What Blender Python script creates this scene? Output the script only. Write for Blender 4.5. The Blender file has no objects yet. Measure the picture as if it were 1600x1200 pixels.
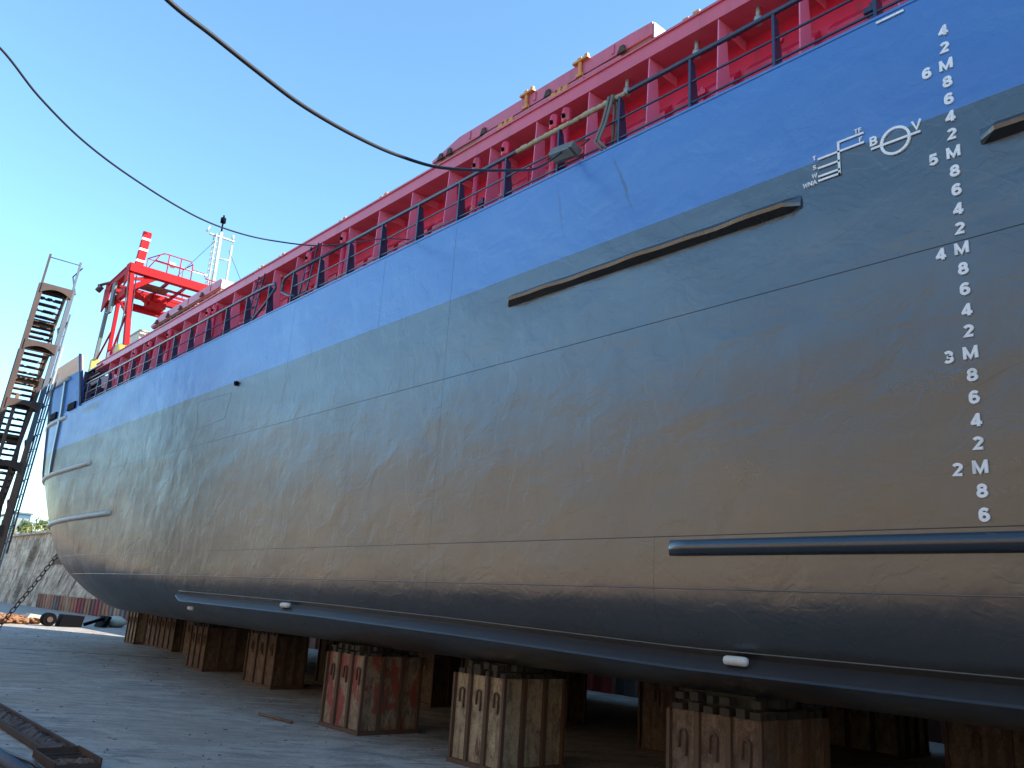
import bpy, math, random
from mathutils import Vector, Matrix
random.seed(7)
SC = bpy.context.scene
# ---------------------------------------------------------------- camera
cd = bpy.data.cameras.new("camera"); cam = bpy.data.objects.new("camera", cd)
SC.collection.objects.link(cam); SC.camera = cam
cd.sensor_width = 36.0; cd.lens = 36.0*1314.555/1600.0; cd.clip_end = 5000
RX = (0.74708207, -0.21907578, -0.62759396); RY = (-0.661844, -0.15723674, -0.73296598); RZ = (0.06189427, 0.96295504, -0.26246274)
m = Matrix((RX, RY, RZ)).to_4x4(); m.translation = Vector((0, 0, 2.24)); cam.matrix_world = m
# ---------------------------------------------------------------- light
SUN_DIR = Vector((0.64, -0.77, 0.0)).normalized(); ELEV = math.radians(31)
sv = Vector((SUN_DIR.x*math.cos(ELEV), SUN_DIR.y*math.cos(ELEV), math.sin(ELEV)))
W = bpy.data.worlds.new("World"); SC.world = W; W.use_nodes = True
nt = W.node_tree; bg = nt.nodes["Background"]
sky = nt.nodes.new("ShaderNodeTexSky"); sky.sky_type = 'NISHITA'; sky.sun_disc = False
sky.sun_elevation = ELEV; sky.sun_rotation = math.atan2(sv.x, sv.y)
sky.air_density = 1.0; sky.dust_density = 0.0; sky.ozone_density = 1.6
tint = nt.nodes.new("ShaderNodeMix"); tint.data_type = 'RGBA'; tint.blend_type = 'MULTIPLY'; tint.inputs[0].default_value = 1.0
tint.inputs[7].default_value = (0.80, 1.02, 1.05, 1)      # the clear, cyan-leaning air of the place
nt.links.new(sky.outputs[0], tint.inputs[6]); nt.links.new(tint.outputs[2], bg.inputs[0]); bg.inputs[1].default_value = 0.124
sl = bpy.data.lights.new("sun", 'SUN'); sl.energy = 4.0; sl.angle = math.radians(0.5); sl.color = (1.0, 0.93, 0.84)
so = bpy.data.objects.new("sun", sl); SC.collection.objects.link(so)
so.rotation_euler = sv.to_track_quat('Z', 'Y').to_euler()
SC.view_settings.view_transform = 'Standard'; SC.view_settings.look = 'None'
SC.view_settings.exposure = 1.6; SC.view_settings.gamma = 1.0
SC.cycles.max_bounces = 8

# ---------------------------------------------------------------- helpers
COL = SC.collection
class MB:
    def __init__(s): s.v = []; s.f = []; s.mi = []; s.sm = []
    def add(s, vs, fs, mi=0, smooth=False):
        o = len(s.v); s.v += [tuple(p) for p in vs]
        for f in fs: s.f.append([o+i for i in f]); s.mi.append(mi); s.sm.append(smooth)
    def box(s, a, b, mi=0):
        x0, y0, z0 = a; x1, y1, z1 = b
        vs = [(x0,y0,z0),(x1,y0,z0),(x1,y1,z0),(x0,y1,z0),(x0,y0,z1),(x1,y0,z1),(x1,y1,z1),(x0,y1,z1)]
        s.add(vs, [(0,3,2,1),(4,5,6,7),(0,1,5,4),(1,2,6,5),(2,3,7,6),(3,0,4,7)], mi)
    def beam(s, p, q, w, h=None, up=(0,0,1), mi=0, w2=None, h2=None):
        p = Vector(p); q = Vector(q); h = h or w; w2 = w2 or w; h2 = h2 or h
        d = (q-p).normalized(); u = Vector(up)
        if abs(d.dot(u)) > .98: u = Vector((0,1,0))
        r = d.cross(u).normalized(); u = r.cross(d).normalized()
        vs = []
        for (c, ww, hh) in ((p, w, h), (q, w2, h2)):
            for a, b in ((-1,-1),(1,-1),(1,1),(-1,1)): vs.append(c + r*(a*ww/2) + u*(b*hh/2))
        s.add(vs, [(0,3,2,1),(4,5,6,7),(0,1,5,4),(1,2,6,5),(2,3,7,6),(3,0,4,7)], mi)
    def tube(s, pts, r, n=10, mi=0, cap=True):
        pts = [Vector(p) for p in pts]; rs = r if isinstance(r, (list, tuple)) else [r]*len(pts)
        rings = []; prev = None
        for i, p in enumerate(pts):
            d = (pts[min(i+1, len(pts)-1)] - pts[max(i-1, 0)]).normalized()
            if prev is None:
                u = Vector((0,0,1)) if abs(d.z) < .9 else Vector((1,0,0))
                a = d.cross(u).normalized()
            else:
                a = (prev - d*prev.dot(d)).normalized()
            prev = a; b = d.cross(a)
            rings.append([p + (a*math.cos(2*math.pi*k/n) + b*math.sin(2*math.pi*k/n))*rs[i] for k in range(n)])
        vs = [q for R in rings for q in R]; fs = []
        for i in range(len(pts)-1):
            for k in range(n): fs.append((i*n+k, i*n+(k+1)%n, (i+1)*n+(k+1)%n, (i+1)*n+k))
        s.add(vs, fs, mi, True)
        if cap:
            L = (len(pts)-1)*n; o = len(s.v)-len(vs)
            s.f.append([o+k for k in reversed(range(n))]); s.mi.append(mi); s.sm.append(False)
            s.f.append([o+L+k for k in range(n)]); s.mi.append(mi); s.sm.append(False)
    def prism(s, poly, axis, a, b, mi=0):
        # poly: 2D points; axis 'y': (x,z) extruded along y; 'x': (y,z) along x; 'z': (x,y) along z
        def P(p, t):
            return {'y': (p[0], t, p[1]), 'x': (t, p[0], p[1]), 'z': (p[0], p[1], t)}[axis]
        n = len(poly); vs = [P(p, a) for p in poly] + [P(p, b) for p in poly]
        fs = [tuple(range(n)), tuple(reversed(range(n, 2*n)))] + [(i, n+i, n+(i+1)%n, (i+1)%n) for i in range(n)]
        s.add(vs, fs, mi)
    def grid(s, rows, mi=0, smooth=True):
        nr = len(rows); nc = len(rows[0]); vs = [p for r in rows for p in r]
        s.add(vs, [(i*nc+j, i*nc+j+1, (i+1)*nc+j+1, (i+1)*nc+j) for i in range(nr-1) for j in range(nc-1)], mi, smooth)
    def build(s, name, mats, parent=None, loc=None, fix=True):
        me = bpy.data.meshes.new(name)
        vs = s.v if loc is None else [(x-loc[0], y-loc[1], z-loc[2]) for x, y, z in s.v]
        me.from_pydata(vs, [], s.f)
        if not isinstance(mats, (list, tuple)): mats = [mats]
        for mm in mats: me.materials.append(mm)
        for p, i, sm in zip(me.polygons, s.mi, s.sm): p.material_index = i; p.use_smooth = sm
        if fix:
            import bmesh
            b = bmesh.new(); b.from_mesh(me); bmesh.ops.recalc_face_normals(b, faces=b.faces); b.to_mesh(me); b.free()
        o = bpy.data.objects.new(name, me); COL.objects.link(o)
        if loc is not None and parent is None: o.location = loc
        if parent is not None:
            o.parent = parent
            if loc is None: o.location = -Vector(parent.get('_w', (0,0,0))) if parent.type == 'EMPTY' and not parent.parent else (0,0,0)
        return o
def tag(o, label=None, cat=None, group=None, kind=None):
    if label: o['label'] = label
    if cat: o['category'] = cat
    if group: o['group'] = group
    if kind: o['kind'] = kind
    return o
def thing(name, loc, label, cat, group=None):
    o = bpy.data.objects.new(name, None); COL.objects.link(o); o.location = loc; o.empty_display_size = .2
    o['_w'] = list(loc); return tag(o, label, cat, group)
def copy_tree(o, parent=None):
    c = o.copy(); COL.objects.link(c); c.parent = parent
    for ch in list(o.children): copy_tree(ch, c)
    return c

# ---------------------------------------------------------------- materials
def mat(name, base=(.5,.5,.5), rough=.5, metal=0, spec=.5, coat=0, coat_rough=.1):
    mm = bpy.data.materials.new(name); mm.use_nodes = True
    b = mm.node_tree.nodes["Principled BSDF"]
    b.inputs['Base Color'].default_value = (*base, 1); b.inputs['Roughness'].default_value = rough
    b.inputs['Metallic'].default_value = metal; b.inputs['Specular IOR Level'].default_value = spec
    b.inputs['Coat Weight'].default_value = coat; b.inputs['Coat Roughness'].default_value = coat_rough
    return mm
class N:
    def __init__(s, mm): s.t = mm.node_tree; s.b = s.t.nodes["Principled BSDF"]; s.co = s.new("ShaderNodeNewGeometry").outputs['Position']
    def new(s, k, **kw):
        n = s.t.nodes.new(k)
        for a, b in kw.items(): setattr(n, a, b)
        return n
    def L(s, a, b): s.t.links.new(a, b)
    def map(s, scale=(1,1,1), rot=(0,0,0)):
        n = s.new("ShaderNodeMapping"); n.inputs['Scale'].default_value = scale; n.inputs['Rotation'].default_value = rot
        s.L(s.co, n.inputs[0]); return n.outputs[0]
    def noise(s, vec, scale, detail=4, rough=.55, dist=0):
        n = s.new("ShaderNodeTexNoise"); n.inputs['Scale'].default_value = scale; n.inputs['Detail'].default_value = detail
        n.inputs['Roughness'].default_value = rough; n.inputs['Distortion'].default_value = dist
        s.L(vec, n.inputs['Vector']); return n.outputs['Fac']
    def ramp(s, fac, stops, interp='LINEAR'):
        n = s.new("ShaderNodeValToRGB"); n.color_ramp.interpolation = interp
        e = n.color_ramp.elements
        while len(e) < len(stops): e.new(.5)
        for i, (p, c) in enumerate(stops):
            e[i].position = p; e[i].color = (*c, 1) if isinstance(c, tuple) else (c, c, c, 1)
        s.L(fac, n.inputs[0]); return n.outputs[0]
    def mix(s, fac, a, b, mode='MIX'):
        n = s.new("ShaderNodeMix", data_type='RGBA', blend_type=mode)
        for sock, v in ((n.inputs[0], fac), (n.inputs[6], a), (n.inputs[7], b)):
            if isinstance(v, (int, float)): sock.default_value = v if sock == n.inputs[0] else (v, v, v, 1)
            elif isinstance(v, tuple): sock.default_value = (*v, 1)
            else: s.L(v, sock)
        return n.outputs[2]
    def math(s, op, a, b=0.0, c=None):
        n = s.new("ShaderNodeMath", operation=op)
        for i, v in enumerate((a, b) if c is None else (a, b, c)):
            if isinstance(v, (int, float)): n.inputs[i].default_value = v
            else: s.L(v, n.inputs[i])
        return n.outputs[0]
    def xyz(s):
        n = s.new("ShaderNodeSeparateXYZ"); s.L(s.co, n.inputs[0]); return n.outputs
    def bump(s, h, strength, dist, prev=None):
        n = s.new("ShaderNodeBump"); n.inputs['Strength'].default_value = strength; n.inputs['Distance'].default_value = dist
        s.L(h, n.inputs['Height'])
        if prev is not None: s.L(prev, n.inputs['Normal'])
        return n.outputs[0]
    def obj(s):
        s.co = s.new("ShaderNodeTexCoord").outputs['Object']; return s
    def set(s, k, v): s.L(v, s.b.inputs[k])

def hull_mat(name='hull_paint', spec=.95, coat=.5):
    mm = mat(name, rough=.3, spec=spec, coat=coat, coat_rough=.22); n = N(mm); n.b.inputs['IOR'].default_value = 1.65; n.b.inputs['Coat IOR'].default_value = 1.5
    x, y, z = n.xyz()
    # paint boundary
    edge = n.math('GREATER_THAN', n.math('ADD', z, n.math('MULTIPLY', n.noise(n.map((.6,.6,.6)), 2.0, 2), .015)), 7.19)
    gv = n.noise(n.map((.3,.3,.5)), 1.2, 5)
    grey = n.ramp(gv, [(.3, (.013,.013,.013)), (.7, (.021,.020,.019))])
    blue = n.ramp(gv, [(.3, (.012,.108,.37)), (.7, (.015,.12,.41))])
    base = n.mix(edge, grey, blue)
    # tan band on top of the forecastle bulwark
    tan = n.math('MULTIPLY', n.math('GREATER_THAN', n.math('ADD', z, n.math('MULTIPLY', n.noise(n.map(), 3.0), .12)), 10.12), n.math('GREATER_THAN', y, 33.2))
    base = n.mix(tan, base, (.60,.30,.15))
    # scuffs: stretched dark smears and pale bloom
    sm = n.ramp(n.noise(n.map((.25,.25,1.6)), 1.3, 6, .6), [(.56, 0.0), (.74, .3)])
    base = n.mix(sm, base, n.mix(edge, (.045,.043,.040), (.035,.13,.40)))
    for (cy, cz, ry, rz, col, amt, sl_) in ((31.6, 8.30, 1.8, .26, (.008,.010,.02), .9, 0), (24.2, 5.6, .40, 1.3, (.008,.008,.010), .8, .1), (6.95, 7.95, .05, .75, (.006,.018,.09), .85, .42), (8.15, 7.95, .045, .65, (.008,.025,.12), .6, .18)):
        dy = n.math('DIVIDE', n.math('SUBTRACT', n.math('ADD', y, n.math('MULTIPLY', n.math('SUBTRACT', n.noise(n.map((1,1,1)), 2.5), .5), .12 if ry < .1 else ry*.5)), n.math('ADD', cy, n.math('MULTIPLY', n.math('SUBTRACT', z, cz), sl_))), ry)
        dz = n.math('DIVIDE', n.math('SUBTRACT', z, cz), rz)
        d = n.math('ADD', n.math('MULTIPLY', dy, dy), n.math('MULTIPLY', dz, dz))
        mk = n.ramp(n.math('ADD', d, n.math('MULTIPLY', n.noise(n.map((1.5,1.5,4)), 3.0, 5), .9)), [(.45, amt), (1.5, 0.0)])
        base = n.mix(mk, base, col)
    n.set('Base Color', base)
    # relief: contour steps of old paint under the new coat
    v1 = n.noise(n.map((.55,.55,.9)), 1.0, 5, .58, .4)
    steps = n.math('ADD', n.ramp(v1, [(.44, 0.0), (.448, 1.0)]), n.ramp(n.noise(n.map((.55,.55,.8)), 1.5, 3, .5, .8), [(.55, 0.0), (.558, 1.0)]))
    steps2 = n.ramp(n.noise(n.map((.9,.9,.6), (.0,.0,.0)), 1.9, 2, .5, 1.2), [(.52, 0.0), (.53, 1.0)])
    # more relief towards the bow
    fore = n.ramp(n.math('DIVIDE', y, 40.0), [(.12, .25), (.5, 1.0)])
    dents = n.noise(n.map((.5,.5,.7)), .9, 2, .4)
    ripple = n.noise(n.map((1.0,1.3,.40)), 1.7, 4, .6, .9)
    b1 = n.bump(n.math('ADD', dents, n.math('MULTIPLY', n.noise(n.map((.9,.9,1.1)), 1.6, 3, .5, .5), .35)), .5, .10)
    flat = n.math('SUBTRACT', 1.0, n.math('MULTIPLY', edge, n.ramp(n.math('DIVIDE', y, 40.0), [(.2, .85), (.6, .3)])))
    b2 = n.bump(n.math('MULTIPLY', steps, flat), .4, .002, b1)
    b3 = n.bump(n.math('MULTIPLY', steps2, fore), .65, .0035, b2)
    b4 = n.bump(n.math('MULTIPLY', ripple, fore), .2, .03, b3)
    b5 = n.bump(n.noise(n.map(), 30, 5, .65), .25, .005, b4)
    n.set('Normal', b5); n.set('Coat Normal', b5)
    rg = n.ramp(n.noise(n.map((.4,.4,1.2)), 1.5, 6), [(.3, .25), (.75, .36)])
    n.set('Roughness', n.math('ADD', rg, n.ramp(n.math('DIVIDE', y, 40.0), [(.15, 0.0), (.75, .16)])))
    q = n.ramp(n.math('DIVIDE', y, 40.0), [(.2, 1.0), (.8, .35)])
    n.L(n.math('MULTIPLY', q, spec), n.b.inputs['Specular IOR Level']); n.L(n.math('MULTIPLY', q, coat), n.b.inputs['Coat Weight'])
    return mm
M = {}
M['hull'] = hull_mat(); M['bulwark'] = hull_mat('bulwark_paint', .25, .1)
def paint(name, base, dirt, rough=.4, streak=.5, coat=.3, bumpd=.004, sc=2.0, lo=.55, hi=.8, spec=.5):
    mm = mat(name, base, rough, spec=spec, coat=coat, coat_rough=.2); n = N(mm)
    st = n.ramp(n.noise(n.map((1.6,1.6,.25)), sc, 6, .62), [(lo, 0.0), (hi, streak)])
    v = n.mix(n.noise(n.map(), sc*.8, 4), tuple(c*.82 for c in base), tuple(min(1, c*1.15) for c in base))
    n.set('Base Color', n.mix(st, v, dirt)); n.set('Normal', n.bump(n.noise(n.map(), 9, 5), .4, bumpd))
    return mm
M['red'] = paint('red_deck_paint', (.66,.025,.075), (.22,.06,.05), .35, .7, lo=.48, hi=.75, sc=2.6)
M['pinkred'] = paint('skylit_red_paint', (.80,.19,.31), (.35,.10,.08), .38, .3, coat=.5)  # sky light on the coaming stays put into a pinker base red
M['rim'] = paint('coaming_rim_paint', (.60,.10,.15), (.20,.07,.05), .45, .5)
M['cover'] = paint('hatch_cover_paint', (.52,.10,.15), (.14,.05,.04), .5, .6, sc=1.6)
M['cranered'] = paint('crane_red_paint', (.34,.006,.009), (.12,.02,.015), .6, .6, sc=1.2, coat=0, spec=.12)
M['navy'] = paint('navy_rail_paint', (.018,.032,.075), (.05,.045,.045), .35, .3)
M['keelp'] = paint('bilge_keel_paint', (.026,.026,.028), (.06,.06,.06), .42, .35, coat=.1, bumpd=.003)
M['darkpaint'] = paint('black_strake_paint', (.020,.026,.036), (.05,.05,.055), .22, .25, coat=1, bumpd=.002)
M['white'] = paint('white_mark_paint', (.94,.94,.91), (.42,.38,.33), .45, .5, sc=9, lo=.58, hi=.72, coat=0)
M['cream'] = paint('cream_house_paint', (.50,.47,.37), (.35,.25,.16), .5, .35, coat=0)
M['galv'] = paint('galvanised_steel', (.34,.37,.38), (.16,.13,.10), .45, .4, coat=0)
M['orange'] = paint('orange_rusty_lug_paint', (.60,.24,.06), (.20,.08,.03), .6, .7, sc=5, coat=0)
M['yellow'] = paint('yellow_paint', (.52,.42,.05), (.2,.14,.04), .5, .5, coat=0)
M['brownwood'] = paint('brown_underside', (.26,.15,.09), (.12,.07,.05), .8, .6, coat=0)
M['rust'] = paint('rusty_steel', (.066,.036,.026), (.03,.02,.018), .75, .8, coat=0, sc=3, bumpd=.01, lo=.4, hi=.7)
M['rustlight'] = paint('light_rusty_steel', (.16,.095,.058), (.07,.04,.03), .75, .8, coat=0, sc=3, bumpd=.01, lo=.4, hi=.7)
M['bluegrey'] = paint('blue_grey_rail_steel', (.055,.075,.10), (.06,.04,.03), .55, .6, coat=0, sc=3)
M['zinc'] = paint('zinc_anode', (.62,.60,.54), (.35,.33,.30), .5, .5, sc=8, coat=0)
M['legrey'] = paint('grey_ladder_leg', (.10,.12,.12), (.06,.05,.04), .6, .5, coat=0)
M['lampgrey'] = paint('dirty_grey_lamp', (.15,.15,.14), (.07,.06,.05), .6, .6, coat=0, sc=8)
M['chainrust'] = paint('chain_rust', (.26,.12,.05), (.10,.05,.03), .8, .6, coat=0, sc=5)
M['cable'] = mat('black_cable', (.018,.019,.022), .45)
M['hose'] = mat('grey_hose', (.16,.15,.14), .6)
M['rope'] = paint('beige_wrapping', (.42,.36,.24), (.10,.09,.07), .85, .7, sc=12, coat=0, bumpd=.02)
M['black'] = mat('black_rubber', (.003,.003,.004), .8, spec=.08)
M['mast'] = paint('pale_mast_paint', (.42,.43,.36), (.3,.26,.18), .5, .4, coat=0)
M['tarp'] = paint('pale_green_tarpaulin', (.50,.50,.38), (.18,.18,.14), .7, .6, sc=3, coat=0)
M['glass'] = mat('lamp_glass', (.20,.22,.20), .15)
M['timber'] = paint('crumbled_timber', (.05,.044,.034), (.04,.035,.03), .9, .8, sc=9, coat=0, bumpd=.02, lo=.4, hi=.65)
M['wood2'] = M['timber']
def dirt_floor():
    mm = mat('wet_dock_floor', (.1,.1,.1), .5); n = N(mm)
    rt = n.new("ShaderNodeMapping"); rt.inputs['Rotation'].default_value = (0, 0, .72); n.L(n.co, rt.inputs[0])
    def sm(sx, sy):
        q = n.new("ShaderNodeMapping"); q.inputs['Scale'].default_value = (sx, sy, 1); n.L(rt.outputs[0], q.inputs[0]); return q.outputs[0]
    a = n.noise(sm(.5, 1.1), 1.5, 10, .75, .4); b = n.noise(sm(.8, 2.6), 1.6, 9, .75, .6)
    c = n.noise(n.map(), .22, 4)
    col = n.ramp(a, [(.36, (.20,.175,.15)), (.48, (.44,.385,.33)), (.62, (.62,.55,.47))])
    col = n.mix(n.ramp(b, [(.50, 0.0), (.60, .8)]), col, (.15,.135,.12))
    col = n.mix(n.ramp(c, [(.45, 0.0), (.62, .55)]), col, (.34,.26,.18))
    fine = n.noise(n.map(), 14, 8, .7)
    col = n.mix(.28, col, n.ramp(fine, [(.3, (.10,.10,.10)), (.7, (.42,.40,.38))]))
    n.set('Base Color', col)
    n.set('Roughness', n.ramp(a, [(.4, .65), (.6, .95)]))
    n.set('Normal', n.bump(n.math('ADD', n.math('MULTIPLY', b, .7), n.math('MULTIPLY', fine, .5)), .9, .05))
    return mm
M['floor'] = dirt_floor()
def concrete(name, c1, c2, c3, streak=True):
    mm = mat(name, c1, .9); n = N(mm)
    a = n.noise(n.map((1,1,1)), .7, 9, .7); b = n.noise(n.map((1.0,1.0,.6)), .8, 8, .72, .8)
    col = n.ramp(a, [(.38, c2), (.56, c1)])
    col = n.mix(n.ramp(b, [(.47, 0.0), (.60, .85)]), col, c3)
    col = n.mix(n.ramp(n.noise(n.map(), 1.6, 9, .75), [(.5, 0.0), (.62, .7)]), col, tuple(c*.6 for c in c2))
    x, y, z = n.xyz(); course = n.ramp(n.math('FRACT', n.math('DIVIDE', n.math('ADD', z, n.math('MULTIPLY', n.noise(n.map(), .5), .25)), 1.45)), [(.0, .6), (.035, 0.0)])
    col = n.mix(course, col, c3)
    n.set('Base Color', col); n.set('Normal', n.bump(n.noise(n.map(), 2, 9, .75), 1.0, .12)); return mm
M['conc'] = concrete('dock_concrete', (.62,.52,.38), (.44,.35,.25), (.17,.11,.075))
M['concgrey'] = concrete('grey_dock_concrete', (.66,.58,.46), (.40,.32,.23), (.18,.125,.085))
M['quay'] = concrete('quay_surface', (.36,.33,.28), (.28,.26,.22), (.2,.18,.15))
M['shed'] = concrete('shed_wall', (.48,.38,.25), (.38,.30,.20), (.25,.18,.12))
def pile_mat():
    mm = mat('sheet_pile_paint', (.2,.1,.08), .8); n = N(mm); x, y, z = n.xyz()
    cell = n.math('FLOOR', n.math('DIVIDE', y, 1.25))
    wn = n.new("ShaderNodeTexWhiteNoise", noise_dimensions='1D'); n.L(cell, wn.inputs['W'])
    col = n.ramp(wn.outputs['Value'], [(0, (.36,.17,.09)), (.2, (.15,.075,.06)), (.4, (.14,.15,.15)), (.55, (.22,.11,.08)), (.72, (.42,.26,.17)), (.86, (.30,.04,.05))], 'CONSTANT')
    col = n.mix(n.ramp(n.noise(n.map((2,2,.6)), 2.0, 7, .65), [(.45, 0.0), (.7, .75)]), col, (.09,.055,.045))
    n.set('Base Color', col); n.set('Normal', n.bump(n.noise(n.map(), 4, 6), .6, .03)); return mm
M['pile'] = pile_mat()
def block_conc(name, tint, flake, lo, seed):
    mm = mat(name, tint, .85); n = N(mm).obj()
    mp = n.new("ShaderNodeMapping"); mp.inputs['Location'].default_value = (seed, seed*2, 0); n.L(n.co, mp.inputs[0]); n.co = mp.outputs[0]
    a = n.noise(n.map((1,1,.5)), 3.0, 8, .7)
    col = n.ramp(n.noise(n.map((1,1,.7)), 7.0, 8, .7), [(.35, tuple(c*.45 for c in tint)), (.5, tint), (.7, tuple(min(.8, c*1.35) for c in tint))])
    col = n.mix(n.ramp(a, [(lo, 0.0), (lo+.04, .95)]), col, flake)
    v = n.new("ShaderNodeTexVoronoi", feature='DISTANCE_TO_EDGE'); v.inputs['Scale'].default_value = 24; n.L(n.map((1,1,.6)), v.inputs['Vector'])
    col = n.mix(n.ramp(v.outputs[0], [(.0, .6), (.06, 0.0)]), col, tuple(c*.35 for c in tint))
    col = n.mix(n.ramp(n.noise(n.map((5,5,.5)), 2.0, 5, .6), [(.5, 0.0), (.66, .6)]), col, (.085,.048,.03))
    n.set('Base Color', col); n.set('Normal', n.bump(n.math('ADD', a, v.outputs[0]), .9, .02)); return mm
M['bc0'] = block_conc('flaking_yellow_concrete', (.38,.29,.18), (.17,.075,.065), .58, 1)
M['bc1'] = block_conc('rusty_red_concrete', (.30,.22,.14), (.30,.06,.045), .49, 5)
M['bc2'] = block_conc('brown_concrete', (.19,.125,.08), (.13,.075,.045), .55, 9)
M['bframe'] = paint('block_frame_rust', (.11,.058,.032), (.07,.04,.03), .75, .7, coat=0, sc=4, bumpd=.01, lo=.42, hi=.7)
def leaf_mat():
    mm = mat('tree_leaves', (.07,.11,.03), .6); n = N(mm)
    n.set('Base Color', n.ramp(n.noise(n.map(), 1.5, 4), [(.35, (.05,.09,.025)), (.65, (.13,.16,.04))])); return mm
M['leaf'] = leaf_mat(); M['bark'] = mat('bark', (.10,.07,.05), .9)
M['bluebuild'] = paint('blue_building_cladding', (.035,.09,.17), (.07,.10,.14), .3, .4, coat=.5)

# ---------------------------------------------------------------- setting
b = MB(); b.grid([[(-8, -60, 0), (-8, 145, 0)], [(40, -60, 0), (40, 145, 0)]], 0, False)
tag(b.build('dock_floor', M['floor']), kind='structure')
b = MB(); b.box((-3000, -3000, -1.2), (-8.6, 3000, 10.2)); b.box((-8.6, 146, -1.2), (3000, 3000, 7.0)); b.box((24, -3000, -1.2), (3000, 146, 7.0)); b.box((-8.6,-3000,-1.2),(24,-61,7.0))
tag(b.build('ground', M['quay']), kind='structure')
b = MB(); b.grid([[(-3000,-3000,-1.5),(-3000,3000,-1.5)],[(3000,-3000,-1.5),(3000,3000,-1.5)]],0,False)
# crack in the floor
b = MB(); pts = [(5.4+ (i/24.)*6.6, 35.7-(i/24.)*5.3+random.uniform(-.05,.05)) for i in range(25)]
b.grid([[(x, y-.07-random.uniform(0,.03), .004) for x, y in pts], [(x, y+.07+random.uniform(0,.04), .004) for x, y in pts]], 0, False)
tag(b.build('floor_gutter', M['black']), kind='structure')

# left (camera side) dock wall
w = thing('dock_wall', (-8, 40, 0), 'tall sunlit concrete dock wall behind the camera side of the ship', 'wall')
b = MB(); b.prism([(-8.55, -.5), (-7.6, -.5), (-8.0, 10.1), (-8.55, 10.1)], 'y', -61, 146)
for k in range(-60, 146, 6): b.prism([(-7.70, 0), (-7.50, 0), (-7.86, 9.6), (-8.02, 9.6)], 'y', k, k+.5)
b.build('wall_face', M['conc'], w)
b = MB(); b.box((-7.7, -61, -.2), (-7.45, 146, 1.3)); b.build('sheet_pile_foot', M['pile'], w)
b = MB(); b.box((-9.3, -61, 10.1), (-7.7, 146, 10.45)); b.build('coping', M['concgrey'], w)
# sheds on the camera-side quay; the last, unseen, is added to warm bow reflections
for i, (y0, y1, h) in enumerate(((-30, 18, 3.4), (24, 66, 2.6), (72, 144, 4.2))):
    s_ = thing('shed', (-46 if i < 2 else -28, (y0+y1)/2, 10.2), ('long tan shed nearest the stern on the quay behind the camera', 'low tan shed in the middle of the quay behind the camera', 'unseen tan shed added furthest along the quay to warm the bow reflection')[i], 'shed')
    b = MB(); xs_ = 18 if i == 2 else 0; h += 2 if i == 2 else 0
    b.box((-54+xs_, y0, 10.2), (-38+xs_, y1, 10.2+h)); b.build('wall', M['shed'], s_)
    b = MB(); b.prism([(-54.5+xs_, 10.2+h), (-37.5+xs_, 10.2+h), (-46+xs_, 12+h)], 'y', y0-.5, y1+.5); b.build('roof', M['galv'], s_)
    for k in range(int(y0)+4, int(y1)-4, 9):
        b = MB(); b.box((-37.97+xs_, k, 10.25), (-37.9+xs_, k+4, 12.5)); b.build('door', M['bluegrey'], s_)

# right dock wall, beyond the ship
w = thing('dock_wall', (21.5, 40, 0), 'stained brown dock wall with a sheet pile foot beyond the bow', 'wall')
b = MB(); y = -60.0
poly = []
while y < 92:
    poly += [(21.0, y), (21.0, y+.38), (21.10, y+.45), (21.10, y+.80), (21.0, y+.87)]; y += 1.25/1.25*.95
rows = [[(x, yy, -.02) for x, yy in poly], [(x, yy, 1.25+.03*math.sin(yy*3)) for x, yy in poly]]
b.grid(rows, 0, False); b.prism([(21.0, 1.26), (21.4, 1.26), (21.4, 1.1), (21.1, 1.1)], 'y', -60, 92)
b.build('sheet_pile_foot', M['pile'], w, fix=False)
b = MB(); b.prism([(21.25, .5), (21.12, 1.3), (21.9, 4.1), (23.2, 4.1), (23.2, .5)], 'y', -60, 92)
for k in range(-58, 92, 5): b.prism([(21.03, 1.32), (21.3, 1.32), (22.0, 4.08), (21.80, 4.08)], 'y', k, k+.18)
b.prism([(22.4, 4.1), (22.5, 7.0), (24.1, 7.0), (24.1, 4.1)], 'y', -60, 93)
b.build('battered_face', M['conc'], w)
b = MB(); b.box((21.75, -60, 4.1), (22.6, 92, 4.3)); b.box((21.9, -60, 4.65), (22.6, 92, 4.8))
for k in range(-60, 92, 2): b.box((21.95, k, 4.3), (22.1, k+.12, 4.65))
b.build('ledge', M['rust'], w)
b = MB(); b.box((22.0, -60, 7.0), (24.3, 93, 7.25)); b.build('coping', M['concgrey'], w)
w = thing('dock_wall', (21.5, 118, 0), 'smooth grey dock wall section with buttress at the far left', 'wall')
b = MB(); b.prism([(20.9, -.5), (21.9, 5.2), (22.0, 7.2), (24.1, 7.2), (24.1, -.5)], 'y', 92.0, 146)
b.prism([(20.5,-.5),(21.6,6.6),(24.1,6.6),(24.1,-.5)], 'y', 100.5, 103.5)
for zz in (1.9, 3.4, 4.9): b.box((21.0+zz*.17-.03, 92.1, zz), (22.2, 146, zz+.08))
b.build('wall_face', M['concgrey'], w)
b = MB(); b.box((21.6, 92, 7.2), (24.3, 146, 7.45)); b.build('coping', M['concgrey'], w)
b = MB(); b.box((-8.5, 145.2, -.5), (24, 146, 7.2)); h_ = b.build('dock_wall', M['concgrey']); tag(h_, 'straight end wall closing the dock far beyond the bow', 'wall')
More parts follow.
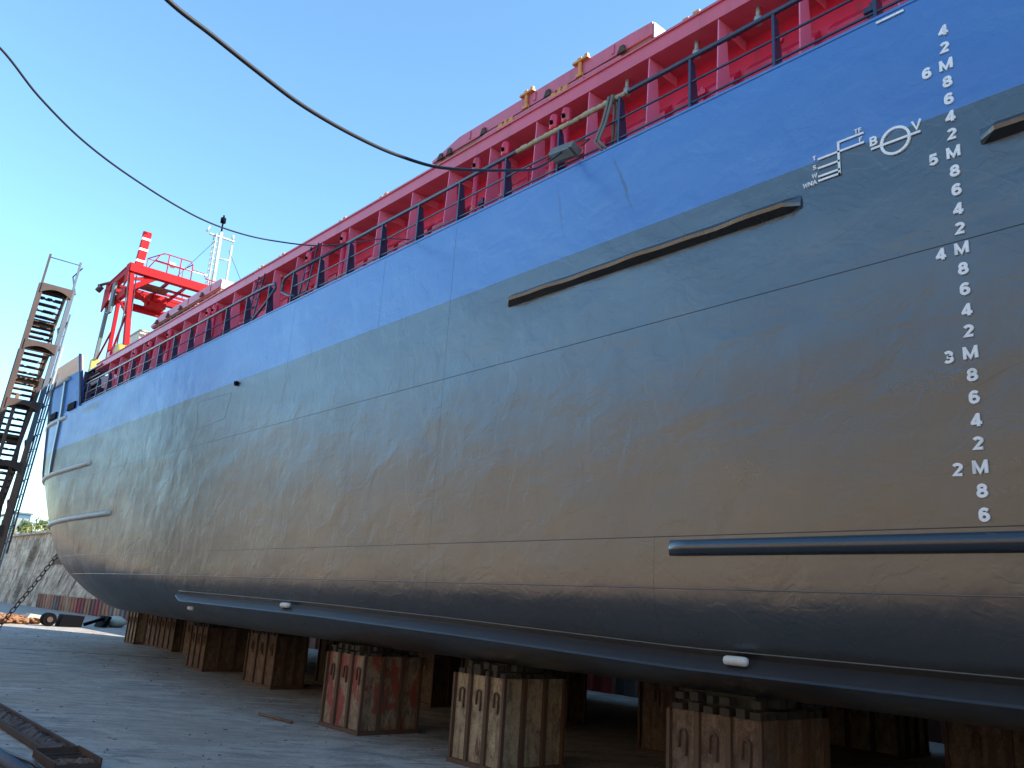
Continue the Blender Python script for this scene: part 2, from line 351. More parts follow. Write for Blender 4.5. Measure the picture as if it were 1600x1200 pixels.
# railing on the wall top
r_ = thing('quay_railing', (22.3, 100, 7.45), 'yellow pipe railing along the top of the far dock wall', 'railing')
for k in range(60, 130, 3):
    b = MB(); b.tube([(22.3, k, 7.45 if k > 92 else 7.25), (22.3, k, 8.25)], .045, 6); b.build('post', M['yellow'], r_)
for zz in (7.85, 8.22):
    b = MB(); b.tube([(22.3, 60, zz), (22.3, 129, zz)], .04, 6); b.build('rail', M['yellow'], r_)
# blue building
bl = thing('building', (26, 115, 7.0), 'small blue glazed building on the quay beyond the stair tower', 'building')
b = MB(); b.box((22.6, 117, 7.2), (24.2, 127, 10.2)); b.build('wall', M['bluebuild'], bl)
for k in range(4):
    b = MB(); b.box((22.54, 117.5+k*2.3, 7.7), (22.59, 119.2+k*2.3, 9.7)); b.build('window', M['glass'], bl)
b = MB(); b.box((22.4, 116.8, 10.2), (24.4, 127.2, 10.4)); b.build('roof', M['legrey'], bl)
for k in range(2):
    b = MB(); b.box((22.75+.7*k, 116.94, 7.8), (23.3+.7*k, 116.99, 9.7)); b.build('window', M['glass'], bl)
def tree(x, y, h, r, label, seed, name='tree'):
    rnd = random.Random(seed); t = thing(name, (x, y, 7.1), label, 'tree', None)
    b = MB(); b.tube([(x, y, 7.0), (x+.1, y, 7+h*.5), (x+.2, y+.1, 7+h*.85)], [.16, .1, .04], 7)
    for k in range(9):
        a = rnd.uniform(0, 6.28); z = 7+h*rnd.uniform(.35, .75)
        b.tube([(x+.1, y, z), (x+math.cos(a)*r*.6, y+math.sin(a)*r*.6, z+h*.2)], [.05, .02], 5)
    b.build('trunk', M['bark'], t)
    b = MB()
    cl = [(rnd.uniform(-1,1)*r*.75, rnd.uniform(-1,1)*r*.75, h*rnd.uniform(.5, 1.0), r*rnd.uniform(.22, .45)) for _ in range(16)]
    for k in range(2200):
        c = rnd.choice(cl); d = Vector((rnd.gauss(0,1), rnd.gauss(0,1), rnd.gauss(0,1))).normalized()*c[3]*rnd.uniform(.5, 1.05)
        p = Vector((x+c[0], y+c[1], 7+c[2])) + d
        u = Vector((rnd.uniform(-1,1), rnd.uniform(-1,1), rnd.uniform(-1,1))).normalized()*.09; v = u.orthogonal().normalized()*.05
        b.add([p-u, p+v, p+u, p-v], [(0,1,2,3)])
    b.build('crown', M['leaf'], t, fix=False)
tree(23.9, 108, 2.0, 1.5, 'green bushy tree above the wall top left of the bow', 3)
tree(24.2, 103, 1.4, 1.1, 'smaller green bush just left of the bow above the wall', 4)
tree(23.3, 112, 1.9, 1.2, 'green bushy tree right beside the blue building', 5)

# ---------------------------------------------------------------- the ship
ship = thing('cargo_ship', (13.7, 8, 1.5), 'long cargo ship with blue and dark grey hull propped on blocks in the dry dock', 'ship')
NEXP = 2.3; BOT = 1.5; DECK = 8.60
def lerp(t, xs, ys):
    if t <= xs[0]: return ys[0]
    for i in range(len(xs)-1):
        if t <= xs[i+1]:
            a = (t-xs[i])/(xs[i+1]-xs[i]); return ys[i]+(ys[i+1]-ys[i])*a
    return ys[-1]
def Y0(z): return lerp(z, [1.5, 1.67, 2.03, 2.72, 3.23, 4.4, 6.4, 8.7, 11], [10.0, 11.5, 16.0, 23.0, 26.6, 30.2, 34.5, 36.4, 37.2])
def YE(z): return 43.5 if z > 6 else 43.5-4.0*((6-z)/4.5)**2
def XS(z): return 7.7 if z >= 2.7 else 8.9-math.sqrt(max(0, 1.44-(2.7-z)**2))
def hp(u, z):
    """u<0: straight part (-1 aft .. 0); u 0..1 round to the stem"""
    if u <= 0:
        y = -26 + (u+1)*(Y0(z)+26); return (XS(z), y, z)
    th = u*math.pi/2; y = Y0(z)+(YE(z)-Y0(z))*math.sin(th)**(2/NEXP); Wd = max(0, math.cos(th))**(2/NEXP)
    return (13.7-(13.7-XS(z))*Wd, y, z)
def hx(y, z):
    """x of the port side at station y and height z, plus outward normal"""
    def f(y, z):
        a = Y0(z); e = YE(z)
        if y <= a: return XS(z)
        t = min(1, (y-a)/(e-a)); return 13.7-(13.7-XS(z))*(1-t**NEXP)**(1/NEXP)
    x = f(y, z); gy = (f(y+.02, z)-f(y-.02, z))/.04; gz = (f(y, z+.01)-f(y, max(BOT, z-.01)))/.02
    return x, Vector((-1, gy, gz)).normalized()
zs = [BOT+1.2*(1-math.cos(a*math.pi/2/12)) for a in range(13)] + [2.9, 3.2, 3.6, 4.0, 4.4, 4.9, 5.4, 5.9, 6.4, 6.9, 7.4, 7.9, 8.3, DECK]
us = [-1+i/40. for i in range(40)] + [i/44. for i in range(45)]
b = MB(); rows = []
for z in zs:
    row = [hp(u, z) for u in us]; rows.append(row + [(27.4-x, y, z2) for x, y, z2 in reversed(row[:-1])])
b.grid(rows)
# flat bottom and transom
bot = rows[0]; b.add(bot, [tuple(range(len(bot)))]); top = rows[-1]
b.add([r[0] for r in rows]+[r[-1] for r in reversed(rows)], [tuple(range(2*len(rows)))])
hull = b.build('hull', M['hull'], ship)
# forecastle bulwark above the deck edge (thick plate)
b = MB(); zz = [DECK, 9.2, 9.8, 10.3, 10.72]
def bulk(off, z, u): 
    x, y, _ = hp(u, z); fl = (z-DECK)*.06
    c = Vector((13.7, 36, z)); d = (Vector((x, y, z))-c); d.z = 0; d.normalize(); p = Vector((x, y, z)) + d*(fl-off)
    return (p.x, p.y, z)
def start_u(z): return -(Y0(z)-33.2)/(Y0(z)+26)
uu = [k/30. for k in range(31)]
def brow(off, z):
    a = start_u(z); top_back = (z-DECK)/(10.72-DECK)*.9
    row = [bulk(off, z, -(Y0(z)-33.15-top_back*(1 if z > DECK else 0)*1.2)/(Y0(z)+26)*(1-t)) for t in (0, .5)] + [bulk(off, z, u) for u in uu]
    return row + [(27.4-x, y, z2) for x, y, z2 in reversed(row[:-1])]
outer = [brow(0, z) for z in zz]; inner = [brow(.12, z) for z in zz]
b.grid(outer); b.grid(inner)
b.grid([outer[-1], inner[-1]], 0, False)
b.grid([[r[0] for r in outer], [r[0] for r in inner]], 0, False); b.grid([[r[-1] for r in outer], [r[-1] for r in inner]], 0, False)
b.build('bulwark', M['bulwark'], ship)
b = MB(); b.tube([outer[k][0] for k in range(len(zz))], .06, 8); b.build('bulwark_edge_pipe', M['navy'], ship)
# deck
b = MB(); dk = [hp(u, DECK) for u in us]; full = [(x+.02 if x < 13.7 else x, y-.02, DECK-.03) for x, y, z in dk]; full += [(27.4-x, y, z) for x, y, z in reversed(full[:-1])]
b.add(full, [tuple(range(len(full)))]); b.build('deck', M['red'], ship)
b = MB(); b.box((7.69, -26, DECK-.01), (7.80, 33.2, DECK+.025)); b.build('deck_edge', M['hull'], ship)
# weld seams as slim raised beads
def seam(pts, w=.007, h=.002, name='weld_seam', m_='seam'):
    b = MB(); rows = [[], [], [], []]
    for i, (y, z) in enumerate(pts):
        x, nn = hx(y, z); p = Vector((x, y, z))
        a = pts[min(i+1, len(pts)-1)]; c = pts[max(i-1, 0)]
        xa, _ = hx(*a); xc, _ = hx(*c); d = (Vector((xa, a[0], a[1]))-Vector((xc, c[0], c[1]))).normalized(); s = nn.cross(d).normalized()
        rows[0].append(p+s*w-nn*.01); rows[1].append(p+s*w*.5+nn*h); rows[2].append(p-s*w*.5+nn*h); rows[3].append(p-s*w-nn*.01)
    b.grid(rows); return b.build(name, M[m_], ship)
M['seam'] = paint('weld_bead_paint', (.022,.024,.028), (.05,.05,.05), .35, .2)
M['seampale'] = paint('scraped_weld_bead', (.11,.105,.095), (.05,.05,.05), .4, .5)
def ys(a, bb, st=.4): n_ = int((bb-a)/st); return [a+(bb-a)*i/n_ for i in range(n_+1)]
seam([(y, 5.82) for y in ys(-10, 36)], .008, .003)
seam([(y, 3.19) for y in ys(-10, 34)], .008, .003)
seam([(y, 2.62) for y in ys(-10, 33.5)], .010, .004, m_='seampale')
seam([(y, 4.4) for y in ys(20.5, 35)], .0045, .001)
seam([(y, 7.6) for y in ys(30, 36)], .0045, .001)
for yy, z0, z1 in ((10.7, 1.9, 8.5), (6.3, 1.9, 3.2), (20.3, 1.75, 6.25), (16.5, 5.9, 8.5), (27.0, 1.9, 5.0), (30.0, 2.2, 5.2), (12.9, 7.2, 8.55), (25, 3.2, 7.1), (33.0, 6, 8.5)):
    k = int((z1-z0)/.12); seam([(yy, z0+(z1-z0)*i/k) for i in range(k+1)], .0045, .001)
# outline of a welded insert plate
pl = [(21.42, 7.00), (19.3, 6.93), (19.5, 6.32), (21.2, 6.25)]
for i in range(4):
    a, c = pl[i], pl[(i+1) % 4]; seam([(a[0]+(c[0]-a[0])*t/8., a[1]+(c[1]-a[1])*t/8.) for t in range(9)], .008, .003, 'insert_plate_weld')
b = MB(); b.tube([(7.70, 19.05, 7.12), (7.64, 19.05, 7.10)], .06, 10); b.build('discharge_hole', M['black'], ship)
# half-round strakes
def strake(pts, r=.11, name='rubbing_strake', mm='darkpaint', caps=True, seg=8, wob=0, sy=1.0, wedge=False):
    b = MB(); rows = []
    for i, (y, z) in enumerate(pts):
        x, nn = hx(y, z); p = Vector((x, y, z)) - nn*.01
        a = pts[min(i+1, len(pts)-1)]; c = pts[max(i-1, 0)]
        xa, _ = hx(*a); xc, _ = hx(*c); d = (Vector((xa, a[0], a[1]))-Vector((xc, c[0], c[1]))).normalized(); s = nn.cross(d).normalized()
        q = 1.0
        if caps and i in (0, len(pts)-1): q = .25
        rr = r*(1+wob*math.sin(y*3.1)*.5+wob*math.sin(y*7.7+1)*.4)
        if wedge:
            if s.z > 0: s = -s
            rows.append([p - s*r*.95, p - s*r*.55 + nn*rr*q*.8, p + s*r*.15 + nn*rr*q*1.5, p + s*r*.55 + nn*rr*q*1.35, p + s*r*.95]); continue
        rows.append([p + s*math.cos(math.pi*k/seg)*r + nn*(math.sin(math.pi*k/seg)*rr*q*sy+.0) for k in range(seg+1)])
    b.grid(rows, 0, not wedge); n1 = len(rows[0]); b.add(rows[0], [tuple(range(n1))]); b.add(rows[-1], [tuple(range(n1))])
    return b.build(name, M[mm], ship)
def endy(a, bb, st=.3): return [a, a+.16] + ys(a+.3, bb-.3, st) + [bb-.16, bb]
strake([(y, 3.06) for y in endy(-12, 6.08)], .092, sy=1.15)
strake([(y, 6.765+.004*(y-4)) for y in endy(4.33, 9.2, .15)], .10, 'upper_rubbing_strake', wob=.18, mm='hull', wedge=True)
strake([(y, 6.80) for y in endy(-8, 2.5, .2)], .10, 'upper_rubbing_strake', wob=.12, mm='hull', wedge=True)
# bow rails
for z, ya in ((4.40, 27.1), (6.22, 30.3), (8.38, 34.9), (9.95, 35.3)):
    pts = []
    yy_ = ya
    while yy_ < YE(z)-.25: pts.append((yy_, z+.0)); yy_ += .25 if yy_ < YE(z)-2 else .1
    if z < DECK: strake([(y, q) for y, q in pts], .09, 'bow_rail', 'galv' if z > 4 else 'galv', seg=6, sy=1.1)
b = MB(); b.tube([bulk(-.03, 9.95, -(Y0(9.95)-35.2)/(Y0(9.95)+26))] + [bulk(-.03, 9.95, k/16.) for k in range(13)], .08, 8); b.build('bow_rail', M['galv'], ship)
# vertical fender bars between the bow rails
for ya in (35.7, 38.0):
    b = MB(); rows = [[], [], [], []]
    for i in range(14):
        z = 6.25+(9.95-6.25)*i/13.
        if z < DECK: x, nn = hx(ya, z); p = Vector((x, ya, z))
        else:
            x, nn = hx(ya, min(z, 10.9)); p = Vector((x, ya, z)) + nn*(z-DECK)*.06
        nn = Vector((nn.x, nn.y, 0)).normalized(); s = Vector((-nn.y, nn.x, 0)).normalized()
        for k, (a, c) in enumerate(((-.13, -.03), (-.11, .07), (.11, .07), (.13, -.03))): rows[k].append(p+s*a+nn*c)
    b.grid(rows, 0, False); b.build('fender_bar', M['navy'], ship)
# fairleads
for (ya, z) in ((34.3, 8.72), (36.9, 8.66)):
    x, nn = hx(ya, z); s = Vector((-nn.y, nn.x, 0)).normalized(); p = Vector((x, ya, z))+nn*.03
    b = MB(); b.beam(p-s*.5, p+s*.5, .06, .26); b.build('fairlead', M['black'], ship)
# hungry bilge keel
BKY = [-12, 2, 6, 10, 14, 21.3]; BKZ = [1.95, 1.95, 1.965, 2.08, 2.165, 2.24]
def bk(y):
    z = lerp(y, BKY, BKZ); return 8.9-math.sqrt(1.44-(2.7-z)**2), z
b = MB(); rows = [[], [], [], []]; A = math.radians(47); bw = .25
for y in [-12+i*.333 for i in range(99)] + [20.9]:
    x, z = bk(y); dx, dz = -math.cos(A), -math.sin(A); t = .012
    w_ = bw*(min(1, max(.15, (21.2-y)/.8)))
    rows[0].append((x+.10-dz*t, y, z+.02+t)); rows[1].append((x+dx*w_+t*.7, y, z+dz*w_+t)); rows[2].append((x+dx*w_-t*.7, y, z+dz*w_-t)); rows[3].append((x+.11, y, z-.03))
b.grid(rows, 0, False); bkeel = b.build('bilge_keel', M['keelp'] if 'keelp' in M else M['darkpaint'], ship)
b = MB(); pts = []
for y in ys(-12, 20.9, .5):
    x, z = bk(y); pts.append((hx(y, z+.03)[0]-.006, y, z+.03))
b.tube(pts, .009, 5); b.build('bilge_keel_weld', M['seampale'], bkeel)
for px_y, L_ in ((5.32, .30), (15.2, .34), (20.9, .30)):
    x, z = bk(px_y); dx, dz = -math.cos(A), -math.sin(A); c = Vector((x+dx*.11, px_y, z+dz*.11)) + Vector((-math.sin(A), 0, math.cos(A)))*.035
    if px_y > 20: x, z = 7.98, 1.97; c = Vector((x-.06, px_y-.6, z-.08))
    b = MB(); n_ = 16; P = []; R_ = []
    for i in range(n_+1):
        t = -1+2*i/n_; P.append(c+Vector((0, t*L_/2, 0))); R_.append(.05*math.sqrt(max(.01, 1-abs(t)**9)))
    b.tube(P, R_, 12); b.build('anode', M['zinc'], ship)
# ---- draught marks
def arc(cx, cy, rx, ry, a0, a1, n=10): return [(cx+rx*math.cos(math.radians(a0+(a1-a0)*i/n)), cy+ry*math.sin(math.radians(a0+(a1-a0)*i/n))) for i in range(n+1)]
# glyph strokes in a box 0..w by 0..1 (painted-over welded letters: plain bold sans)
GL_ = None
GL = {'2': (.74, [arc(.37,.70,.27,.20,160,-35)+[(.11,.10),(.68,.10)]]), '3': (.74, [arc(.34,.715,.24,.185,150,-90)+arc(.34,.30,.27,.21,90,-150)]),
 '4': (.82, [[(.80,.27),(.03,.27)], [(.10,.24),(.52,.90)], [(.56,1.0),(.56,.0)]]), '5': (.74, [[(.64,.90),(.20,.90),(.15,.50)]+arc(.35,.34,.28,.245,110,-150)]),
 '6': (.76, [arc(.42,.58,.30,.33,42,178)+[(.12,.34)], arc(.385,.33,.265,.24,0,360,20)]), '8': (.76, [arc(.38,.71,.23,.19,-90,270,16), arc(.38,.295,.28,.215,90,450,18)]),
 'M': (1.06, [[(.11,.0),(.11,1.0)], [(.11,.93),(.53,.10),(.95,.93)], [(.95,.0),(.95,1.0)]]), 'T': (.7, [[(.0,.92),(.7,.92)], [(.35,.92),(.35,.0)]]),
 'F': (.6, [[(.08,0),(.08,1)], [(.08,.92),(.6,.92)], [(.08,.52),(.52,.52)]]), 'S': (.7, [arc(.35,.72,.25,.20,30,270)+arc(.35,.29,.27,.21,90,-150)]),
 'W': (1.1, [[(.06,1),(.30,.06),(.55,.9),(.80,.06),(1.04,1)]]), 'N': (.8, [[(.08,0),(.08,1)], [(.08,.95),(.72,.05)], [(.72,0),(.72,1)]]),
 'A': (.9, [[(.04,0),(.45,.95),(.86,0)], [(.18,.32),(.72,.32)]]), 'V': (.9, [[(.06,1),(.45,.08),(.84,1)]]),
 'B': (.76, [[(.1,0),(.1,1)], [(.1,.91),(.38,.91)]+arc(.38,.71,.22,.20,90,-90)+[(.1,.51)], [(.38,.51)]+arc(.38,.30,.26,.21,90,-90)+[(.1,.09)]])}
def text(s, y, z, h, bold=.235, name='draught_figure'):
    w = sum(GL[c][0] for c in s)+.18*(len(s)-1); x = -w/2; b = MB(); t = 0
    for c in s:
        for st in GL[c][1]:
            P = [(x+p[0], p[1]-.5) for p in st]; clean = [P[0]]
            for p in P[1:]:
                if math.hypot(p[0]-clean[-1][0], p[1]-clean[-1][1]) > .02: clean.append(p)
            P = clean; n_ = len(P); L = []; closed = math.hypot(P[0][0]-P[-1][0], P[0][1]-P[-1][1]) < .03
            for i, p in enumerate(P):
                a = P[i-1] if i else (P[-2] if closed else P[0]); c2 = P[i+1] if i < n_-1 else (P[1] if closed else P[-1])
                d1 = Vector((p[0]-a[0], p[1]-a[1])); d2 = Vector((c2[0]-p[0], c2[1]-p[1]))
                if d1.length < 1e-6: d1 = d2
                if d2.length < 1e-6: d2 = d1
                d1.normalize(); d2.normalize(); mm_ = d1+d2
                if mm_.length < .2: mm_ = d2
                mm_.normalize(); nn = Vector((-mm_.y, mm_.x)); k = min(1.7, 1/max(.35, nn.dot(Vector((-d2.y, d2.x)))))
                L.append((Vector(p)+nn*bold/2*k, Vector(p)-nn*bold/2*k))
            t += 1; xo = 7.684-.0007*t
            def W3(q, xx): return (xx, y-q.x*h, z+q.y*h)
            b.grid([[W3(l[0], 7.70) for l in L], [W3(l[0], xo) for l in L], [W3(l[1], xo) for l in L], [W3(l[1], 7.70) for l in L]], 0, False)
            if not closed: b.add([W3(L[0][0], 7.70), W3(L[0][0], xo), W3(L[0][1], xo), W3(L[0][1], 7.70)], [(0,1,2,3)]); b.add([W3(L[-1][0], 7.70), W3(L[-1][0], xo), W3(L[-1][1], xo), W3(L[-1][1], 7.70)], [(0,1,2,3)])
        x += GL[c][0]+.18
    return b.build(name, M['white'], ship, fix=False)
Mz = {2: 3.70, 3: 4.73, 4: 5.74, 5: 6.735, 6: 7.70}; YC = 2.745
text('6', YC, 3.29, .115); text('8', YC, 3.495, .115)
for k in (2, 3, 4, 5, 6):
    text('M', YC, Mz[k], .115); text(str(k), 2.93, Mz[k]-.01, .115)
    st = (Mz[k+1]-Mz[k])/5 if k < 6 else .195
    for j, d in enumerate('2468'):
        if k == 6 and j > 1: break
        text(d, YC, Mz[k]+st*(j+1), .115)
def bar(y0, z0, y1, z1, w=.022):
    b = MB(); b.beam((7.688, y0, z0), (7.688, y1, z1), .012, w, up=(0,0,1) if abs(y1-y0) > abs(z1-z0) else (0,1,0)); return b.build('load_line', M['white'], ship)
bar(4.12, 7.195, 3.87, 7.195); bar(4.12, 7.085, 3.87, 7.085); bar(4.12, 6.985, 3.87, 6.985); bar(4.12, 6.935, 3.87, 6.935)
bar(3.87, 7.305, 3.60, 7.305); bar(3.87, 7.195, 3.60, 7.195)
b = MB(); b.box((7.682, 3.868, 6.924), (7.694, 3.892, 7.316)); b.build('load_line', M['white'], ship)
for s, y, z in (('TF', 3.66, 7.352), ('F', 3.635, 7.242), ('T', 4.16, 7.225), ('S', 4.16, 7.115), ('W', 4.165, 7.015), ('WNA', 4.22, 6.935)):
    text(s, y, z, .052, .17, name='load_line_letter')
text('B', 3.50, 7.165, .105, .2, name='load_line_letter'); text('V', 3.065, 7.165, .105, .2, name='load_line_letter')
bar(3.53, 7.08, 3.03, 7.08, .024)
b = MB(); R0 = [[], [], [], []]
for k in range(49):
    a = 2*math.pi*k/48
    for j, (r, x) in enumerate(((.155, 7.70), (.155, 7.680), (.128, 7.680), (.128, 7.70))): R0[j].append((x, 3.28+math.cos(a)*r, 7.08+math.sin(a)*r))
b.grid(R0, 0, False); b.build('load_line_ring', M['white'], ship)
b = MB(); b.box((7.68, 3.11, 8.525), (7.695, 3.40, 8.548)); b.build('deck_line', M['white'], ship)

# ---- railing
def stanchion(y):
    b = MB(); b.prism([(7.74, DECK), (7.78, DECK), (7.78, 9.40), (7.74, 9.40)], 'y', y-.006, y+.03)
    b.prism([(7.78, DECK), (7.96, DECK), (7.93, 8.72), (7.84, 9.36), (7.78, 9.38)], 'y', y, y+.014); return b
for k in range(-4, 25):
    y = 3.42+1.225*k
    if y > 33: break
    stanchion(y).build('stanchion', M['navy'], ship)
b = MB(); b.tube([(7.76, y, 9.42) for y in (-4, 4, 9, 14.6)], .034, 10); b.build('top_rail', M['navy'], ship)
# bent end loops of the rail gap at about y 16-18.5
b = MB(); b.tube([(7.76, 14.6, 9.42), (7.76, 17.0, 9.42), (7.76, 17.35, 9.38), (7.76, 17.45, 9.28), (7.76, 17.42, 9.05), (7.76, 17.0, 8.86), (7.76, 16.7, 8.78)], .034, 8); b.build('top_rail', M['navy'], ship)
b = MB(); b.tube([(7.76, 33.1, 9.42), (7.76, 19.0, 9.42), (7.76, 18.2, 9.42), (7.76, 17.85, 9.38), (7.76, 17.8, 9.26), (7.76, 18.2, 9.0), (7.76, 18.9, 8.7), (7.76, 18.95, 8.60)], .034, 8); b.build('top_rail', M['navy'], ship)
for zr, r in ((9.05, .016), (8.74, .016)):
    b = MB(); b.tube([(7.765, -4, zr), (7.765, 16.9, zr)], r, 8); b.build('guard_wire_rail', M['navy'], ship)
    b = MB(); b.tube([(7.765, 18.9, zr), (7.765, 33.1, zr)], r, 8); b.build('guard_wire_rail', M['navy'], ship)
# wrapping on the rail, hanging hose, flood lamp
b = MB(); P = []; R_ = []
for i in range(60):
    t = i/59.; P.append((7.76, 6.95+t*2.35, 9.42+.004*random.uniform(-1, 1))); R_.append(.034+.012*random.random())
b.tube(P, R_, 9); b.build('rail_wrapping', M['rope'], ship)
for dy in (0, .07):
    b = MB(); b.tube([(7.70, 7.28+dy, 8.62), (7.68, 7.42+dy, 8.80), (7.69, 7.30+dy, 9.05), (7.69, 7.22+dy, 9.3), (7.70, 7.20+dy, 9.44), (7.77, 7.19+dy, 9.47), (7.83, 7.2+dy, 9.3), (7.86, 7.25+dy, 8.7)], .022, 8); b.build('hanging_hose', M['hose'], ship)
fl = thing('flood_lamp', (7.72, 8.05, 8.85), 'grey rectangular flood lamp clamped to the lower rail where the cable ends', 'lamp')
b = MB(); b.beam((7.64, 7.82, 8.82), (7.62, 8.28, 8.86), .20, .13, up=(.4, 0, 1)); b.build('lamp_body', M['lampgrey'], fl)
b = MB(); b.beam((7.565, 7.86, 8.75), (7.555, 8.24, 8.785), .15, .02, up=(.4, 0, 1)); b.build('lamp_glass', M['glass'], fl)
b = MB(); b.tube([(7.62, 7.70, 8.8), (7.74, 7.66, 8.95), (7.76, 8.0, 9.05), (7.74, 8.4, 8.98), (7.62, 8.4, 8.86)], .012, 6); b.build('bracket', M['rust'], fl)

# ---- hatch coaming
b = MB(); b.box((8.92, -20, DECK-.02), (18.48, 34.2, 10.27)); b.build('coaming_wall', M['red'], ship)
rim = MB(); rim.box((8.25, -20, 10.27), (8.95, 34.35, 10.50)); rim.box((18.45, -20, 10.27), (19.15, 34.35, 10.50)); rim.box((8.95, 34.0, 10.27), (18.45, 34.35, 10.50))
rim.box((8.22, -20, 10.50), (8.30, 34.35, 10.53)); rimo = rim.build('coaming_rim', M['rim'], ship)
b = MB(); b.tube([(8.27, y, 10.56) for y in (-10, 34)], .018, 6)
b.build('rim_cable', M['rust'], ship)
BR = [4.58+1.215*k for k in range(-4, 24)]
for y in BR:
    b = MB(); b.prism([(8.27, 10.27), (8.43, 10.27), (8.45, 10.12), (8.60, DECK-.02), (8.21, DECK-.02), (8.27, 10.2)], 'y', y, y+.018)
    b.prism([(8.43, 10.27), (8.92, 10.27), (8.92, 10.12), (8.46, 10.14)], 'y', y, y+.018)
    b.build('coaming_stay', M['pinkred'], ship)
rnd = random.Random(11)
for i, y in enumerate(BR[:-1]):
    y0, y1 = y+.10, y+1.14
    b = MB(); b.prism([(8.92, 9.85), (8.76, 9.66), (8.74, 9.12), (8.70, 9.02), (8.72, 8.94), (8.92, 8.90)], 'y', y0, y1)
    if i % 3 == 1: b.box((8.60, y0+.35, 9.2), (8.74, y0+.62, 9.36))
    b.build('coaming_panel', M['red'], ship)
    b = MB(); b.tube([(8.70, y-.12, 9.18), (8.55, y-.12, 9.18), (8.52, y-.12, 9.12)], .03, 8); b.build('lashing_hook', M['red'], ship)
b = MB(); b.tube([(8.66, y, 8.80+.01*math.sin(y)) for y in ys(-5, 33, 1.0)], .035, 8); b.build('coaming_pipe', M['red'], ship)
b = MB(); b.tube([(8.60, y, 10.20-.05*abs(math.sin(y*1.29))) for y in ys(-5, 33, .3)], .014, 6); b.build('hanging_wire', M['cable'], ship)
for i, y in enumerate(BR[:-1]):
    b = MB(); q = rnd.uniform(.25, .8)
    if i % 2: b.box((8.70, y+q, 9.15), (8.745, y+q+.05, 9.7)); b.box((8.66, y+q-.06, 9.55), (8.745, y+q+.11, 9.62))
    else: b.tube([(8.66, y+q, 9.75), (8.66, y+q, 9.35), (8.70, y+q, 9.25)], .018, 8); b.tube([(8.69, y+q, 9.78), (8.63, y+q, 9.78)], .05, 10)
    b.build('wall_fitting', M['red' if i % 3 else 'navy'], ship)
for (y, z, r) in ((6.05, 9.40, .20), (13.2, 9.36, .19), (21.9, 9.36, .19)):
    b = MB(); b.tube([(8.76, y, z), (8.70, y, z)], r, 28)
    for k in range(16):
        a = 2*math.pi*k/16; b.tube([(8.71, y+math.cos(a)*r*.87, z+math.sin(a)*r*.87), (8.68, y+math.cos(a)*r*.87, z+math.sin(a)*r*.87)], .016, 6)
    b.build('manhole_cover', M['red'], ship)
for y in (8.67, 8.95, 10.16, 10.95, 17.2, 22.7, 23.1, 26.2, 28.0, 29.4, 15.6):
    b = MB(); b.tube([(8.22, y, DECK-.02), (8.22, y, 9.93)], .055, 12); b.tube([(8.22, y, 9.86), (8.22, y, 9.90), (8.22, y, 10.04), (8.22, y, 10.10), (8.22, y, 10.13)], [.06, .088, .088, .078, .07], 14)
    b.tube([(8.22, y, 9.95), (8.12, y, 9.97)], .035, 8)
    b.tube([(8.13, y-.02, 9.93), (8.12, y-.02, 9.99)], .03, 8, 1); b.build('vent_pipe', [M['red'], M['black']], ship)
for y in (5.3, 7.6, 6.3):
    b = MB(); b.tube([(8.45, y, 10.27), (8.45, y, 10.12)], .03, 8); b.tube([(8.45, y, 10.12), (8.45, y, 10.02)], .055, 10); b.build('deck_lamp', M['galv'], ship)
for y0 in (19.7, 16.9):
    b = MB()
    for dx in (0, .35): b.tube([(8.05, y0+dx, DECK), (8.25, y0+dx, 10.3)], .02, 6)
    for k in range(6): z = DECK+.2+k*.27; b.tube([(8.05+.2*(z-DECK)/1.7, y0, z), (8.05+.2*(z-DECK)/1.7, y0+.35, z)], .015, 6)
    b.build('ladder', M['navy'], ship)
# orange lugs on the rim
for y in (6.3, 14.3, 16.0, 19.0, 20.2, 24.6, 22.9, 28.9, 31.1):
    b = MB(); b.box((8.30, y-.17, 10.50), (8.42, y+.17, 10.57)); b.box((8.30, y-.15, 10.57), (8.40, y-.04, 10.66)); b.box((8.30, y+.04, 10.57), (8.40, y+.14, 10.64)); b.build('cleat', M['orange'], ship)
# ---- hatch covers
def hatch(y0, y1, x0, z0, z1, label, under='brownwood'):
    t = thing('hatch_cover', (13.7, (y0+y1)/2, z0), label, 'hatch cover')
    b = MB(); c = .22
    b.prism([(y0, z0+.0), (y0+.0, z1-.02), (y0+.5, z1), (y1-.9, z1), (y1, z1-.20), (y1, z0)], 'x', x0, 27.4-x0)
    k = y0+.8
    while k < y1-.6:
        b.box((x0-.02, k, z0+.05), (x0-.001, k+.05, z1-.03)); k += 1.9
    b.build('cover_panel', M['cover'], t)
    b = MB(); b.box((x0+.04, y0+.04, z0-.05), (27.4-x0-.04, y1-.04, z0-.002)); 
    n_ = int((y1-y0)/.62)
    for i in range(n_): yy = y0+.1+i*(y1-y0-.2)/n_; b.box((x0+.05, yy, z0-.12), (27.4-x0-.05, yy+.04, z0-.052))
    b.build('underside', M[under], t)
    b = MB(); b.box((x0+.02, y0-.03, z0-.06), (27.4-x0-.02, y0-.002, z1-.04)); b.build('end_plate', M['galv'], t)
    return t
t1 = hatch(7.42, 13.3, 8.80, 11.21, 11.46, 'dusty pink hatch cover stacked on another above the rail at upper right')
for y in (8.98, 10.35):
    b = MB(); b.box((8.73, y-.20, 11.46), (8.80, y+.16, 11.50)); b.box((8.75, y-.03, 11.22), (8.79, y+.03, 11.46)); b.box((8.73, y-.07, 11.16), (8.79, y+.07, 11.23)); b.box((8.74,y-.19,11.50),(8.79,y-.12,11.55)); b.box((8.74,y-.04,11.50),(8.79,y+.05,11.54)); b.build('locking_cleat', M['orange'], t1)
